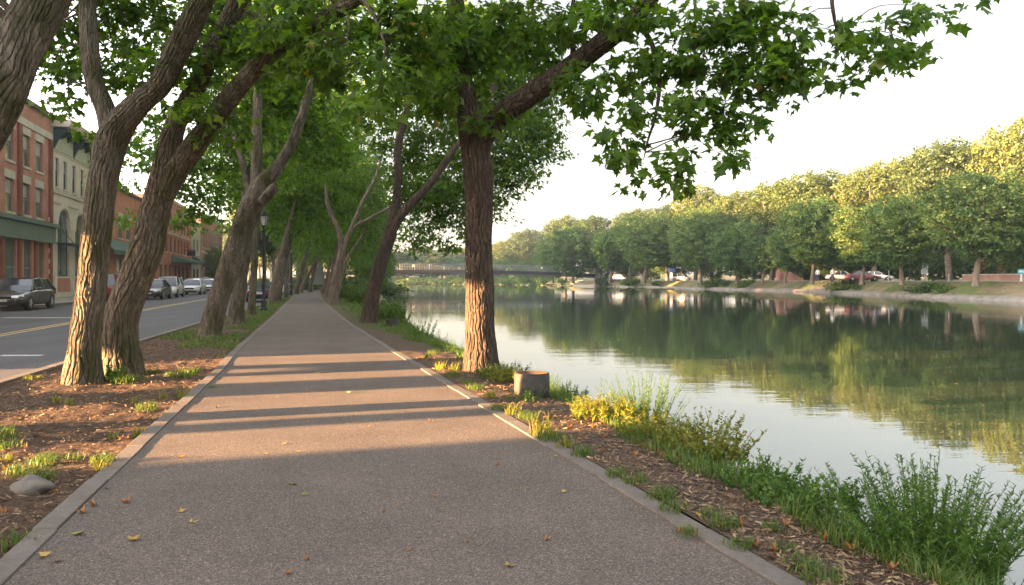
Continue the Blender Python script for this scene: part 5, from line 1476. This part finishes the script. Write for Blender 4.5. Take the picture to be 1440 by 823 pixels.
m = MB(); m.box(-.30, .36, -.106, -.102, 2.06, 2.24); m.build('blue_band', M['sign_blue'], p1)
m = MB(); m.box(-.30, .36, -.106, -.102, 1.72, 1.98); m.build('green_band', M['sign_green'], p1)
m = MB(); m.box(-.48, .38, -.10, -.062, 0.98, 1.58); p2 = m.build('sign_panel', M['sign_white'], s1)
m = MB(); m.box(-.40, .1, -.106, -.102, 1.36, 1.44); m.box(-.40, .2, -.106, -.102, 1.16, 1.24); m.build('text_line', M['pole'], p2)
s2 = thing('post_sign', 'small bright blue sign on a pale post at the picture edge', 'sign', far_pos(1436))
m = MB(); m.box(-.08, .08, -.06, .06, 0, 1.15); m.build('post', M['sign_white'], s2)
m = MB(); m.box(-.42, .42, -.11, -.062, .78, 1.28); p1 = m.build('sign_panel', M['sign_cyan'], s2)
m = MB(); m.box(-.30, .02, -.116, -.112, .96, 1.14); m.box(.1, .30, -.116, -.112, .92, 1.16); m.build('pictogram', M['sign_white'], p1)
s3 = thing('marker_post', 'slim tall pale post with a white cap on the far bank', 'post', far_pos(1250))
m = MB(); m.lathe([(.07, 0), (.06, 2.3)], 10); m.build('post', M['pole'], s3)
m = MB(); m.lathe([(.12, 2.3), (.12, 2.52), (.0, 2.56)], 10); m.build('cap', M['sign_white'], s3)
for px, lb, h in ((1334, 'short pale bollard between the two post signs', .9), (1270, 'short bollard close to the slim tall post', .45)):
    s4 = thing('bollard', lb, 'bollard', far_pos(px), 0, 'bollards on the far bank')
    m = MB(); m.lathe([(.09, 0), (.08, h), (.0, h + .08)], 10); m.build('post', M['pole'], s4)
s5 = thing('post_sign', 'blue sign on a white post above the bare earth slope', 'sign', ((944 - 720) / F * 180, 180, 1.46))
m = MB(); m.box(-.25, .25, -.15, .15, 0, 2.4); m.build('post', M['sign_white'], s5)
m = MB(); m.box(-.8, .8, -.22, -.16, 1.9, 2.9); m.build('sign_panel', M['sign_blue'], s5)

# concrete drum by the big trunk
g = G(748, 556); gx, gy_ = g[0], 10.9
gx = (748 - 720) / F * gy_
dr = thing('concrete_drum', 'open rust-stained concrete drum standing in the grass beside the great trunk', 'drum', (gx, gy_, bank_z(gx, gy_) - 0.06), 0.4)
m = MB(); ro, ri, hh = .245, .205, .38
m.lathe([(ro * 1.0, 0), (ro * 1.01, hh * .5), (ro, hh - .01), (ro - .012, hh), (ri + .01, hh), (ri, hh - .012), (ri, .12)], 40); m.build('shell', M['drum_side'], dr, smooth=True)
m = MB(); m.lathe([(ri - .004, .13), (ri - .004, hh - .03)], 40); m.build('rusty_lining', M['rust'], dr, smooth=True)
m = MB(); m.lathe([(.0, .14), (ri - .002, .125)], 24); m.build('soil_fill', M['mulch'], dr)
m = MB(); m.lathe([(ro - .008, hh + .001), (ro - .006, hh + .008), (ri + .004, hh + .008), (ri + .002, hh - .05)], 40); m.build('rim', M['rust'], dr, smooth=True)
gx2, gy2 = (552 - 720) / F * 27, 27.0
d2 = thing('low_drum', 'low dark drum at the water beside the forked trunk', 'drum', (gx2, gy2, bank_z(gx2, gy2) - 0.05))
m = MB(); m.lathe([(.22, 0), (.22, .30), (.20, .31), (.17, .30), (.17, .1), (0, .1)], 24); m.build('shell', M['black_trim'], d2)

def rock_mesh(seed, n=14):
    r = np.random.default_rng(seed)
    th = np.linspace(0, 2 * np.pi, n * 2, endpoint=False); ph = np.linspace(0, np.pi, n)
    T_, P_ = np.meshgrid(th, ph)
    d = np.stack([np.sin(P_) * np.cos(T_), np.sin(P_) * np.sin(T_), np.cos(P_)], -1)
    k = 1 + 0.36 * (vnoise(d[..., 0] * 1.7 + 5, d[..., 2] * 1.7 + d[..., 1], seed) - .5) * 2 + 0.22 * (vnoise(d[..., 1] * 4 + 9, d[..., 0] * 4 + d[..., 2] * 3, seed + 1) - .5)
    V = (d * k[..., None]).reshape(-1, 3)
    m_ = n * 2
    q = np.array([(i * m_ + j, i * m_ + (j + 1) % m_, (i + 1) * m_ + (j + 1) % m_, (i + 1) * m_ + j) for i in range(n - 1) for j in range(m_)])
    return V, q
V, q = rock_mesh(5)
g = G(42, 682)
ro_ = fast_mesh('rock', V * np.array([.14, .11, .095]), [q], M['rock'], smooth=True)
ro_.location = (g[0], g[1], -0.015); ro_.rotation_euler = (0, 0.1, 0.25); tag(ro_, 'smooth grey stone half sunk in the mulch beside the path edging', 'rock')
fl = MB(); fl.bar((-.22, 0, 0), (.2, .03, .015), .022, 7, .012); fl.bar((.05, 0, .0), (.16, -.05, .03), .01, 5, .005)
fo = fl.build('driftwood', M['twig'], smooth=True); fo.location = tuple(G(795, 553, WZ) + np.array([0, 0, 0.01])); fo.rotation_euler = (0, 0, .2); tag(fo, 'short dark stick floating on the water beside the concrete drum', 'driftwood')

# ------------------------------------------------------------------ ground litter, grasses and plants
r = np.random.default_rng(55)
# mulch chips: beyond counting
def scatter_region(n, ymin, ymax, side):
    y = ymin + (ymax - ymin) * r.random(n) ** 1.7
    if side == 'l':
        a, b = kerb_n(y) + 0.05, path_l(y) - 0.2
    else:
        a, b = path_r(y) + 0.18, bank_l(y) - 0.1
    u = r.random(n)
    if side == 'r': u = u * 0.72
    x = a + (b - a) * u
    z = z_verge(x[:, None], y[:, None])[:, 0] if side == 'l' else z_bank(x[:, None], y[:, None])[:, 0]
    return np.stack([x, y, z], -1)
pts = np.concatenate([scatter_region(26000, 3.0, 22, 'l'), scatter_region(15000, 2.6, 16, 'r')])
ang = r.random(len(pts)) * 6.283
tip = np.stack([np.cos(ang), np.sin(ang), 0.7 * (r.random(len(pts)) - 0.35)], -1)
nor = np.array([0, 0, 1.0]) + r.normal(size=pts.shape) * 0.35
chipT = (np.array([(-.12, -.5, 0), (.12, -.45, .02), (.14, .5, 0), (-.1, .42, .03)]), np.array([(0, 1, 2, 3)]))
V, Fc = place(chipT, pts + np.array([0, 0, 0.012]), tip, nor, 0.02 + 0.045 * r.random(len(pts)) ** 1.5)
tag(fast_mesh('mulch_chips', V, [Fc], M['chip']), 'brown wood chips and dry litter strewn over the beds beside the path', 'mulch', kind='stuff')

n = 2600
y = 2.8 + 26 * r.random(n) ** 1.6
e = r.random(n)
u = np.where(e < 0.35, 0.012 + 0.06 * r.random(n) ** 2, np.where(e < 0.7, 0.988 - 0.06 * r.random(n) ** 2, r.random(n)))
x = path_l(y) + (path_r(y) - path_l(y)) * u
pp = np.stack([x, y, 0 * x + 0.004], -1)
ang = r.random(n) * 6.283
V, Fc = place(chipT, pp, np.stack([np.cos(ang), np.sin(ang), 0.12 * r.random(n)], -1), np.array([0, 0, 1.0]) + r.normal(size=pp.shape) * 0.15, 0.008 + 0.022 * r.random(n) ** 2)
tag(fast_mesh('path_litter', V, [Fc], M['chip']), 'tiny bits of bark and grit swept along the edges of the path', 'litter', kind='stuff')

def blades(pos, hgt, rr, bend=0.5, width=0.006, mat=None):
    n = len(pos)
    ang = rr.random(n) * 6.283; dx = np.stack([np.cos(ang), np.sin(ang), 0 * ang], -1)
    side = np.stack([-np.sin(ang), np.cos(ang), 0 * ang], -1)
    b = bend * (0.3 + rr.random(n))[:, None]
    h = (np.asarray(hgt) * (0.55 + 0.7 * rr.random(n)))[:, None]
    w = (np.asarray(width) * (0.7 + 0.6 * rr.random(n)))[:, None]
    up = np.array([0, 0, 1.0])
    p0 = pos; p1 = pos + up * h * 0.55 + dx * h * b * 0.25; p2 = pos + up * h * (1 - 0.25 * b) + dx * h * b * 0.85
    V = np.stack([p0 - side * w, p0 + side * w, p1 - side * w * 0.8, p1 + side * w * 0.8, p2], 1).reshape(-1, 3)
    k = (np.arange(n) * 5)[:, None]
    return V, np.concatenate([k + np.array([[0, 1, 3]]), k + np.array([[0, 3, 2]]), k + np.array([[2, 3, 4]])])

# grass along the river bank
n = 52000
y = 2.4 + 60 * r.random(n) ** 2.1
a, b = path_r(y) + 0.2, bank_l(y) + 0.12
u = r.random(n)
fx = vnoise((a + (b - a) * u) * 1.4, y * 1.4, 61)
keep = (u > 0.52 - 0.28 * np.clip((y - 14) / 20, 0, 1) + 0.35 * (fx - 0.5))
y, a, b, u = y[keep], a[keep], b[keep], u[keep]
x = a + (b - a) * u
z = z_bank(x[:, None], y[:, None])[:, 0]
V, Fc = blades(np.stack([x, y, z - 0.01], -1), 0.07 + 0.12 * r.random(len(x)) + 0.10 * (u > 0.72), r, 0.9, 0.0032 + 0.00018 * y)
tag(fast_mesh('grass', V, [Fc], M['grass']), 'long green grass along the water edge', 'grass', kind='stuff')
# thin grass on the verge further down the path
n = 26000
y = 13 + 70 * r.random(n) ** 1.6
a, b = kerb_n(y) + 0.1, path_l(y) - 0.25
u = r.random(n)
x = a + (b - a) * u
keep = vnoise(x * 0.9, y * 0.45, 71) > 0.60 - 0.25 * np.clip((y - 22) / 18, 0, 1)
x, y = x[keep], y[keep]
V, Fc = blades(np.stack([x, y, z_verge(x[:, None], y[:, None])[:, 0] - 0.005], -1), 0.09 + 0.05 * r.random(len(x)), r, 0.8, 0.009)
tag(fast_mesh('grass', V, [Fc], M['grass']), 'thin patchy grass on the verge between path and street', 'grass', kind='stuff')

# grass tufts: every one a thing
def tuft_mesh(seed, n, h, spread, mat, w=0.0028, bend=1.0):
    rr = np.random.default_rng(seed)
    p = np.concatenate([np.clip(rr.normal(size=(n, 2)), -1.5, 1.5) * spread, np.zeros((n, 1))], 1)
    V, Fc = blades(p, h, rr, bend, w)
    return fast_mesh('grass_tuft', V, [Fc], mat)
tuft_src = {'g': [tuft_mesh(401, 110, 0.10, 0.06, M['grass']), tuft_mesh(402, 80, 0.085, 0.055, M['grass'])],
            'y': [tuft_mesh(403, 46, 0.15, 0.05, M['grass_yellow'], 0.005, 0.8), tuft_mesh(404, 36, 0.12, 0.045, M['grass_yellow'], 0.005, 0.9)]}
used = {'g': [False, False], 'y': [False, False]}
TL_ = {('g', 'l'): 'small green grass tuft sprouting from the mulch by the street', ('y', 'l'): 'small yellow-green tuft lit in the mulch by the street', ('g', 'r'): 'small green grass tuft in the litter strip beside the river', ('y', 'r'): 'yellow-green grass tuft in the litter strip beside the river'}
TG_ = {('g', 'l'): 'green tufts in the street-side mulch', ('y', 'l'): 'yellow-green tufts in the street-side mulch', ('g', 'r'): 'green tufts in the riverside strip', ('y', 'r'): 'yellow-green tufts in the riverside strip'}
def tuft(px, py, kind='g', sc=1.0):
    g = G(px, py)
    side = 'l' if px < 500 else 'r'
    if side == 'r':
        z = bank_z(g[0], g[1])
        for _ in range(3): g = G(px, py, z); z = bank_z(g[0], g[1])
    else: z = verge_z(g[0], g[1])
    v = random.randrange(2)
    src = tuft_src[kind][v]
    if not used[kind][v]: used[kind][v] = True; o = src
    else: o = src.copy(); COL.objects.link(o)
    if side == 'l' and kind == 'y': sc *= 0.75
    o.location = (g[0], g[1], z - 0.005); o.rotation_euler = (0, 0, random.uniform(0, 6)); o.scale = (sc,) * 3
    tag(o, TL_[(kind, side)], 'grass tuft', TG_[(kind, side)])
for (px, py, k, s) in [(62, 650, 'g', 1.2), (66, 640, 'g', 1.0), (12, 640, 'y', .9), (55, 668, 'g', 1.3), (30, 662, 'g', 1.2), (160, 612, 'y', 1.0), (195, 608, 'y', 1.1), (104, 641, 'g', 1.0), (145, 657, 'y', 1.2), (143, 651, 'g', 1.1), (18, 758, 'g', 1.3), (12, 625, 'g', 1.4), (2, 612, 'g', 1.6),
                       (76, 563, 'y', 1.0), (97, 565, 'y', 1.1), (40, 533, 'y', 1.3), (55, 530, 'y', 1.0), (205, 572, 'g', 1.4), (188, 562, 'y', 0.9), (229, 558, 'y', 1.0), (256, 556, 'y', 1.4), (268, 524, 'g', 1.6), (215, 522, 'g', 1.2), (240, 526, 'g', 1.2), (300, 545, 'g', .9), (140, 530, 'g', 1.4), (160, 527, 'g', 1.6), (175, 535, 'g', 1.8), (190, 532, 'g', 1.5), (310, 500, 'y', 1.2), (325, 490, 'g', 1.3),
                       (820, 640, 'g', 1.1), (868, 669, 'g', .9), (893, 680, 'g', 1.1), (930, 700, 'g', 1.1), (946, 716, 'g', 1.1), (966, 750, 'g', .7), (1000, 726, 'g', .9), (1018, 741, 'g', 1.0), (1040, 768, 'g', .9), (1125, 800, 'g', 1.1), (1085, 745, 'g', .7), (1100, 772, 'g', .7), (700, 576, 'g', 1.1), (722, 582, 'y', 1.3), (745, 590, 'g', 1.3), (762, 612, 'y', 1.6), (772, 618, 'g', 1.2), (795, 628, 'y', 1.0), (1150, 815, 'g', 1.4), (655, 540, 'g', 1.0), (640, 520, 'y', 1.5), (620, 520, 'y', 1.3), (600, 505, 'y', 1.2), (690, 560, 'y', 1.2), (610, 498, 'g', 1.5), (635, 530, 'g', 1.4), (670, 548, 'g', 1.2)]:
    tuft(px, py, k, s)

# leafy weeds
def weed_mesh(seed, stems, H, spread, leafsz, mat, lean=0.35, per=16, seedhead=0.0, tm=TL, stem_r=0.004):
    rr = np.random.default_rng(seed)
    VV, FF, n0 = [], [], 0
    sm = MB()
    for k in range(stems):
        a = rr.random() * 6.283; q = spread * rr.random() ** 0.6
        b = np.array([q * math.cos(a), q * math.sin(a), 0])
        h = H * (0.55 + 0.45 * rr.random()) * (1 - 0.25 * q / max(spread, 1e-6))
        ln = lean * (q / max(spread, 1e-6)) * 0.9 + 0.15 * rr.random()
        d = np.array([math.cos(a + rr.normal() * .4), math.sin(a + rr.normal() * .4), 0])
        c = [b + np.array([0, 0, 1.0]) * h * t + d * h * ln * t ** 1.6 for t in np.linspace(0, 1, 7)]
        for i in range(6): sm.bar(c[i], c[i + 1], stem_r * (1 - 0.11 * i), 4, stem_r * (1 - 0.11 * (i + 1)))
        nl = per
        t = 0.08 + 0.92 * rr.random(nl) ** 0.8
        pos = np.array([np.interp(t, np.linspace(0, 1, 7), [p[j] for p in c]) for j in range(3)]).T
        la = rr.random(nl) * 6.283
        tip = np.stack([np.cos(la), np.sin(la), 0.6 + 0.6 * rr.random(nl)], -1)
        nor = np.array([0, 0, 1.0]) + rr.normal(size=(nl, 3)) * .3
        V, Fc = place(tm, pos, tip, nor, leafsz * (1.15 - 0.75 * t) * (0.7 + 0.6 * rr.random(nl)))
        VV.append(V); FF.append(Fc + n0); n0 += len(V)
        if seedhead:
            m_ = 22
            tt = 0.72 + 0.28 * rr.random(m_)
            pos = np.array([np.interp(tt, np.linspace(0, 1, 7), [p[j] for p in c]) for j in range(3)]).T
            la = rr.random(m_) * 6.283
            tip = np.stack([0.5 * np.cos(la), 0.5 * np.sin(la), 1 + 0 * la], -1)
            V, Fc = place(tm, pos, tip, np.stack([np.cos(la), np.sin(la), 0.2 + 0 * la], -1), seedhead * (0.7 + 0.6 * rr.random(m_)))
            VV.append(V); FF.append(Fc + n0); n0 += len(V)
    return np.concatenate(VV), np.concatenate(FF), sm

def weed(px, py, d, seed, stems, H, spread, leafsz, mat, label, lean=0.35, per=16, seedhead=0.0, tm=TL, cat='plant', group=None):
    x = (px - 720) / F * d
    z = bank_z(x, d)
    z = max(z, WZ - 0.05)
    V, Fc, sm = weed_mesh(seed, stems, H, spread, leafsz, mat, lean, per, seedhead, tm)
    SV = np.array(sm.v); q4 = np.array([f for f in sm.f if len(f) == 4])
    t = fast_mesh('weed', np.concatenate([V, SV]), [Fc, q4 + len(V)], mat)
    t.location = (x, d, z)
    return tag(t, label, cat, group)
weed(1306, 800, 4.95, 501, 230, 1.0, 0.36, 0.085, M['weed'], 'large bushy green plant with dark spiky tips at the water edge', 0.55, 60, 0.022)
weed(905, 600, 9.2, 502, 90, 0.88, 0.32, 0.07, M['weed'], 'upright green bush with thin dark twigs standing before the water', 0.4, 26, 0.02)
weed(990, 650, 7.5, 503, 90, 0.60, 0.36, 0.075, M['grass_yellow'], 'yellow-leaved bush with reddish tips, sunlit beside the water', 0.5, 20, 0.0, T5)
weed(1130, 740, 5.6, 504, 70, 0.34, 0.36, 0.07, M['weed'], 'low spread of leafy green weeds beside the large bushy plant', 0.4, 22, 0, T5)
weed(1070, 700, 6.2, 505, 50, 0.36, 0.32, 0.07, M['weed'], 'low leafy weeds between the yellow bush and the green spread', 0.4, 20, 0, T5)
weed(855, 592, 9.1, 506, 120, 0.32, 0.42, 0.085, M['grass_yellow'], 'bright yellow-green grassy clump below the upright green bush', 0.3, 14, 0, TL)
weed(925, 622, 8.2, 507, 120, 0.34, 0.38, 0.085, M['grass_yellow'], 'yellow-green grassy clump between the two bushes', 0.3, 14, 0, TL)
weed(738, 566, 10.35, 519, 30, 0.22, 0.24, 0.05, M['weed'], 'low green weeds growing against the front of the concrete drum', 0.5, 16, 0, TL)
weed(800, 568, 10.8, 508, 40, 0.30, 0.30, 0.06, M['weed'], 'tuft of green weeds just past the concrete drum', 0.4, 18, 0.015)
weed(712, 540, 12.4, 509, 40, 0.34, 0.30, 0.08, M['grass_yellow'], 'sunlit leafy weeds at the foot of the great trunk', 0.4, 16, 0, T5)
weed(690, 532, 12.9, 510, 26, 0.26, 0.24, 0.07, M['weed'], 'dark green weeds against the great trunk', 0.4, 16, 0, T5)
weed(588, 470, 21.5, 511, 36, 0.75, 0.45, 0.10, M['weed'], 'tall green weeds at the water beside the low dark drum', 0.35, 22, 0.03)
weed(540, 440, 34, 512, 60, 1.1, 0.8, 0.16, M['weed'], 'bank shrub behind the dark forked trunk', 0.4, 26, 0, T5)
weed(550, 448, 31, 513, 50, 0.9, 0.7, 0.15, M['weed'], 'leafy shrub on the bank beside the dark forked trunk', 0.4, 24, 0, T5)
weed(497, 415, 62, 514, 60, 1.7, 1.3, 0.26, M['weed'], 'dense green shrub on the bank beyond the pale three-limbed trunk', 0.4, 28, 0, T5)
weed(515, 420, 54, 515, 60, 1.5, 1.2, 0.24, M['weed'], 'rounded green shrub on the bank past the dark forked trunk', 0.4, 28, 0, T5)
weed(1125, 690, 6.6, 516, 5, 0.55, 0.06, 0.03, M['brown_leaf'], 'thin dried stalk with pinkish seed heads by the water', 0.3, 8, 0.03)
weed(1010, 640, 7.9, 517, 8, 0.75, 0.12, 0.035, M['brown_leaf'], 'tall reddish dried stems rising from the yellow bush', 0.5, 8, 0.025)
weed(1395, 812, 4.75, 518, 14, 0.34, 0.16, 0.05, M['weed'], 'sprig of weeds at the water in the bottom corner', 0.5, 16, 0.015)
for k, (px, d, h) in enumerate([(835, 10.2, .32), (765, 11.6, .4), (790, 11.3, .36), (640, 17.5, .5), (660, 15.6, .42), (1180, 5.7, .32), (1100, 6.3, .36), (1210, 5.5, .3), (880, 9.4, .3), (1040, 7.0, .34), (730, 13.4, .4), (620, 19, .5)]):
    x = (px - 720) / F * d
    weed(px, 0, d, 530 + k, 16, h, 0.22, 0.05, M['weed'], 'slender weeds with bare seed stalks at the water edge', 0.4, 12, 0.014, TL, 'plant', 'slender seeding weeds along the water edge')

# ivy sprouts at the foot of the twin trunk
wv, wf, sm = weed_mesh(560, 16, 0.32, 0.16, 0.09, M['weed'], 0.4, 14, 0, TM)
g = G(157, 533)
iv = fast_mesh('weed', np.concatenate([wv, np.array(sm.v)]), [wf, np.array([f for f in sm.f if len(f) == 4]) + len(wv)], M['weed']); iv.location = (g[0], g[1], -0.03); tag(iv, 'leafy sprout growing between the two mossy trunks', 'plant')

# fallen leaves
def fallen(name, mat, seed, curl=0.5):
    TV, TF = TM if seed % 2 else T5
    V = TV.copy().astype(float)
    V[:, 2] = curl * (1.6 * V[:, 0] ** 2 + 0.9 * (V[:, 1] - 0.4) ** 2 + 0.25 * V[:, 0] * V[:, 1])
    V[:, 1] -= 0.4
    V = V - np.array([0, 0, V[:, 2].min()])
    return fast_mesh(name, V, [TF], mat)
LF = {'y': fallen('fallen_leaf', M['dry_leaf'], 2, 0.7), 'b': fallen('fallen_leaf', M['brown_leaf'], 1, 1.1), 'g': fallen('fallen_leaf', M['green_leaf'], 4, 0.5)}
lused = {k: False for k in LF}
LLB = {('y', 'p'): ('small dry yellow leaf lying on the asphalt path', 'yellow leaves on the path'), ('g', 'p'): ('greenish fallen leaf lying on the asphalt path', 'greenish leaves on the path'), ('b', 'p'): ('brown fallen leaf lying on the asphalt path', 'brown leaves on the path'),
       ('b', 'r'): ('curled orange-brown leaf lying on the mulch beside the river', 'curled brown leaves on the riverside mulch'), ('y', 'r'): ('pale dry leaf lying on the mulch beside the river', 'pale leaves on the riverside mulch'), ('b', 'l'): ('brown dry leaf lying on the mulch by the street', 'brown leaves on the street-side mulch'), ('y', 'l'): ('yellow dry leaf lying on the mulch by the street', 'yellow leaves on the street-side mulch')}
def leaf_at(px, py, k, size, where):
    z = 0.004
    g = G(px, py)
    if where == 'r':
        z = bank_z(g[0], g[1]); g = G(px, py, z); z = bank_z(g[0], g[1]) + .012
    elif where == 'l': z = verge_z(g[0], g[1]) + .012
    if lused[k]: o = LF[k].copy(); COL.objects.link(o)
    else: o = LF[k]; lused[k] = True
    o.location = (g[0], g[1], z); o.scale = (size,) * 3
    o.rotation_euler = (random.uniform(-.25, .25), random.uniform(-.25, .25), random.uniform(0, 6.28))
    if where != 'p': o.scale = (size * .62, size * .62, size * .9)
    lb, gp = LLB[(k, where)]
    tag(o, lb, 'leaf', gp)
for (px, py, k, s) in [(412, 682, 'g', .09), (430, 696, 'g', .08), (187, 760, 'y', .10), (256, 720, 'y', .08), (272, 735, 'y', .07), (178, 707, 'b', .08), (150, 688, 'y', .08), (130, 712, 'b', .07), (115, 722, 'b', .07), (110, 752, 'g', .10), (83, 790, 'y', .08), (62, 783, 'y', .09), (58, 758, 'g', .09), (792, 693, 'y', .075), (717, 797, 'y', .075), (727, 690, 'g', .05), (781, 643, 'y', .06), (256, 644, 'y', .08), (375, 639, 'y', .05), (400, 625, 'y', .06), (388, 599, 'y', .06), (433, 594, 'y', .06), (420, 636, 'y', .05), (490, 553, 'y', .08), (447, 525, 'g', .1), (305, 573, 'g', .08), (390, 560, 'y', .06), (605, 594, 'b', .06), (612, 700, 'b', .05), (657, 763, 'b', .04), (575, 775, 'b', .04), (406, 808, 'b', .05), (430, 788, 'b', .05), (520, 600, 'y', .05), (205, 610, 'g', .06), (700, 655, 'b', .05), (770, 760, 'b', .05), (540, 720, 'b', .04)]:
    leaf_at(px, py, k, s, 'p')
for (px, py, k, s) in [(801, 603, 'b', .11), (833, 604, 'b', .10), (852, 616, 'b', .09), (847, 635, 'b', .08), (893, 643, 'b', .10), (815, 622, 'b', .09), (904, 630, 'b', .10), (928, 641, 'b', .10), (935, 645, 'b', .08), (1045, 743, 'b', .10), (1105, 742, 'b', .11), (1160, 762, 'b', .11), (1195, 775, 'b', .12), (1255, 805, 'b', .12), (982, 727, 'y', .08), (1090, 775, 'b', .09), (1065, 770, 'b', .08), (957, 752, 'b', .08), (775, 600, 'b', .08), (1130, 800, 'y', .08), (1020, 745, 'y', .06), (980, 755, 'b', .07), (870, 655, 'b', .07)]:
    leaf_at(px, py, k, s, 'r')
for (px, py, k, s) in [(8, 652, 'b', .10), (18, 681, 'y', .09), (80, 688, 'b', .10), (5, 716, 'b', .12), (33, 752, 'y', .10), (170, 617, 'b', .08), (178, 615, 'b', .08), (28, 582, 'y', .11), (150, 568, 'b', .08), (98, 617, 'b', .10), (110, 600, 'y', .07), (60, 610, 'b', .08), (200, 585, 'b', .07), (240, 545, 'y', .08), (130, 585, 'b', .07), (35, 630, 'b', .08), (85, 655, 'y', .07), (230, 540, 'b', .09), (70, 730, 'b', .08)]:
    leaf_at(px, py, k, s, 'l')
# specks floating on the river
fs = fallen('floating_leaf', M['dry_leaf'], 2, 0.1)
first = True
for (px, py, s) in [(900, 490, .3), (730, 460, .35), (760, 455, .4), (820, 452, .4), (700, 452, .4), (1345, 540, .25), (905, 463, .4), (960, 510, .25), (870, 478, .3), (1010, 470, .35), (780, 500, .25), (1100, 450, .4), (840, 440, .5)]:
    o = fs if first else fs.copy()
    if not first: COL.objects.link(o)
    first = False
    g = G(px, py, WZ); o.location = (g[0], g[1], WZ + .006); o.scale = (s * .5, s * .5, .1); o.rotation_euler = (0, 0, random.uniform(0, 6))
    tag(o, 'pale leaf floating on the still river', 'leaf', 'leaves floating on the river')

# ------------------------------------------------------------------ the thin morning haze over the river
m, t, o = newmat('haze_air')
pv = t.nodes.new('ShaderNodeVolumePrincipled')
pv.inputs['Color'].default_value = (0.80, 0.90, 0.97, 1)
pv.inputs['Density'].default_value = 0.00045
pv.inputs['Anisotropy'].default_value = 0.6
t.links.new(pv.outputs[0], o.inputs['Volume'])
mb = MB(); mb.box(-2200, 2200, -400, 2200, -6.0, 60.0)
tag(mb.build('haze', m), 'thin pale haze over the river and the far trees', 'haze', kind='stuff')
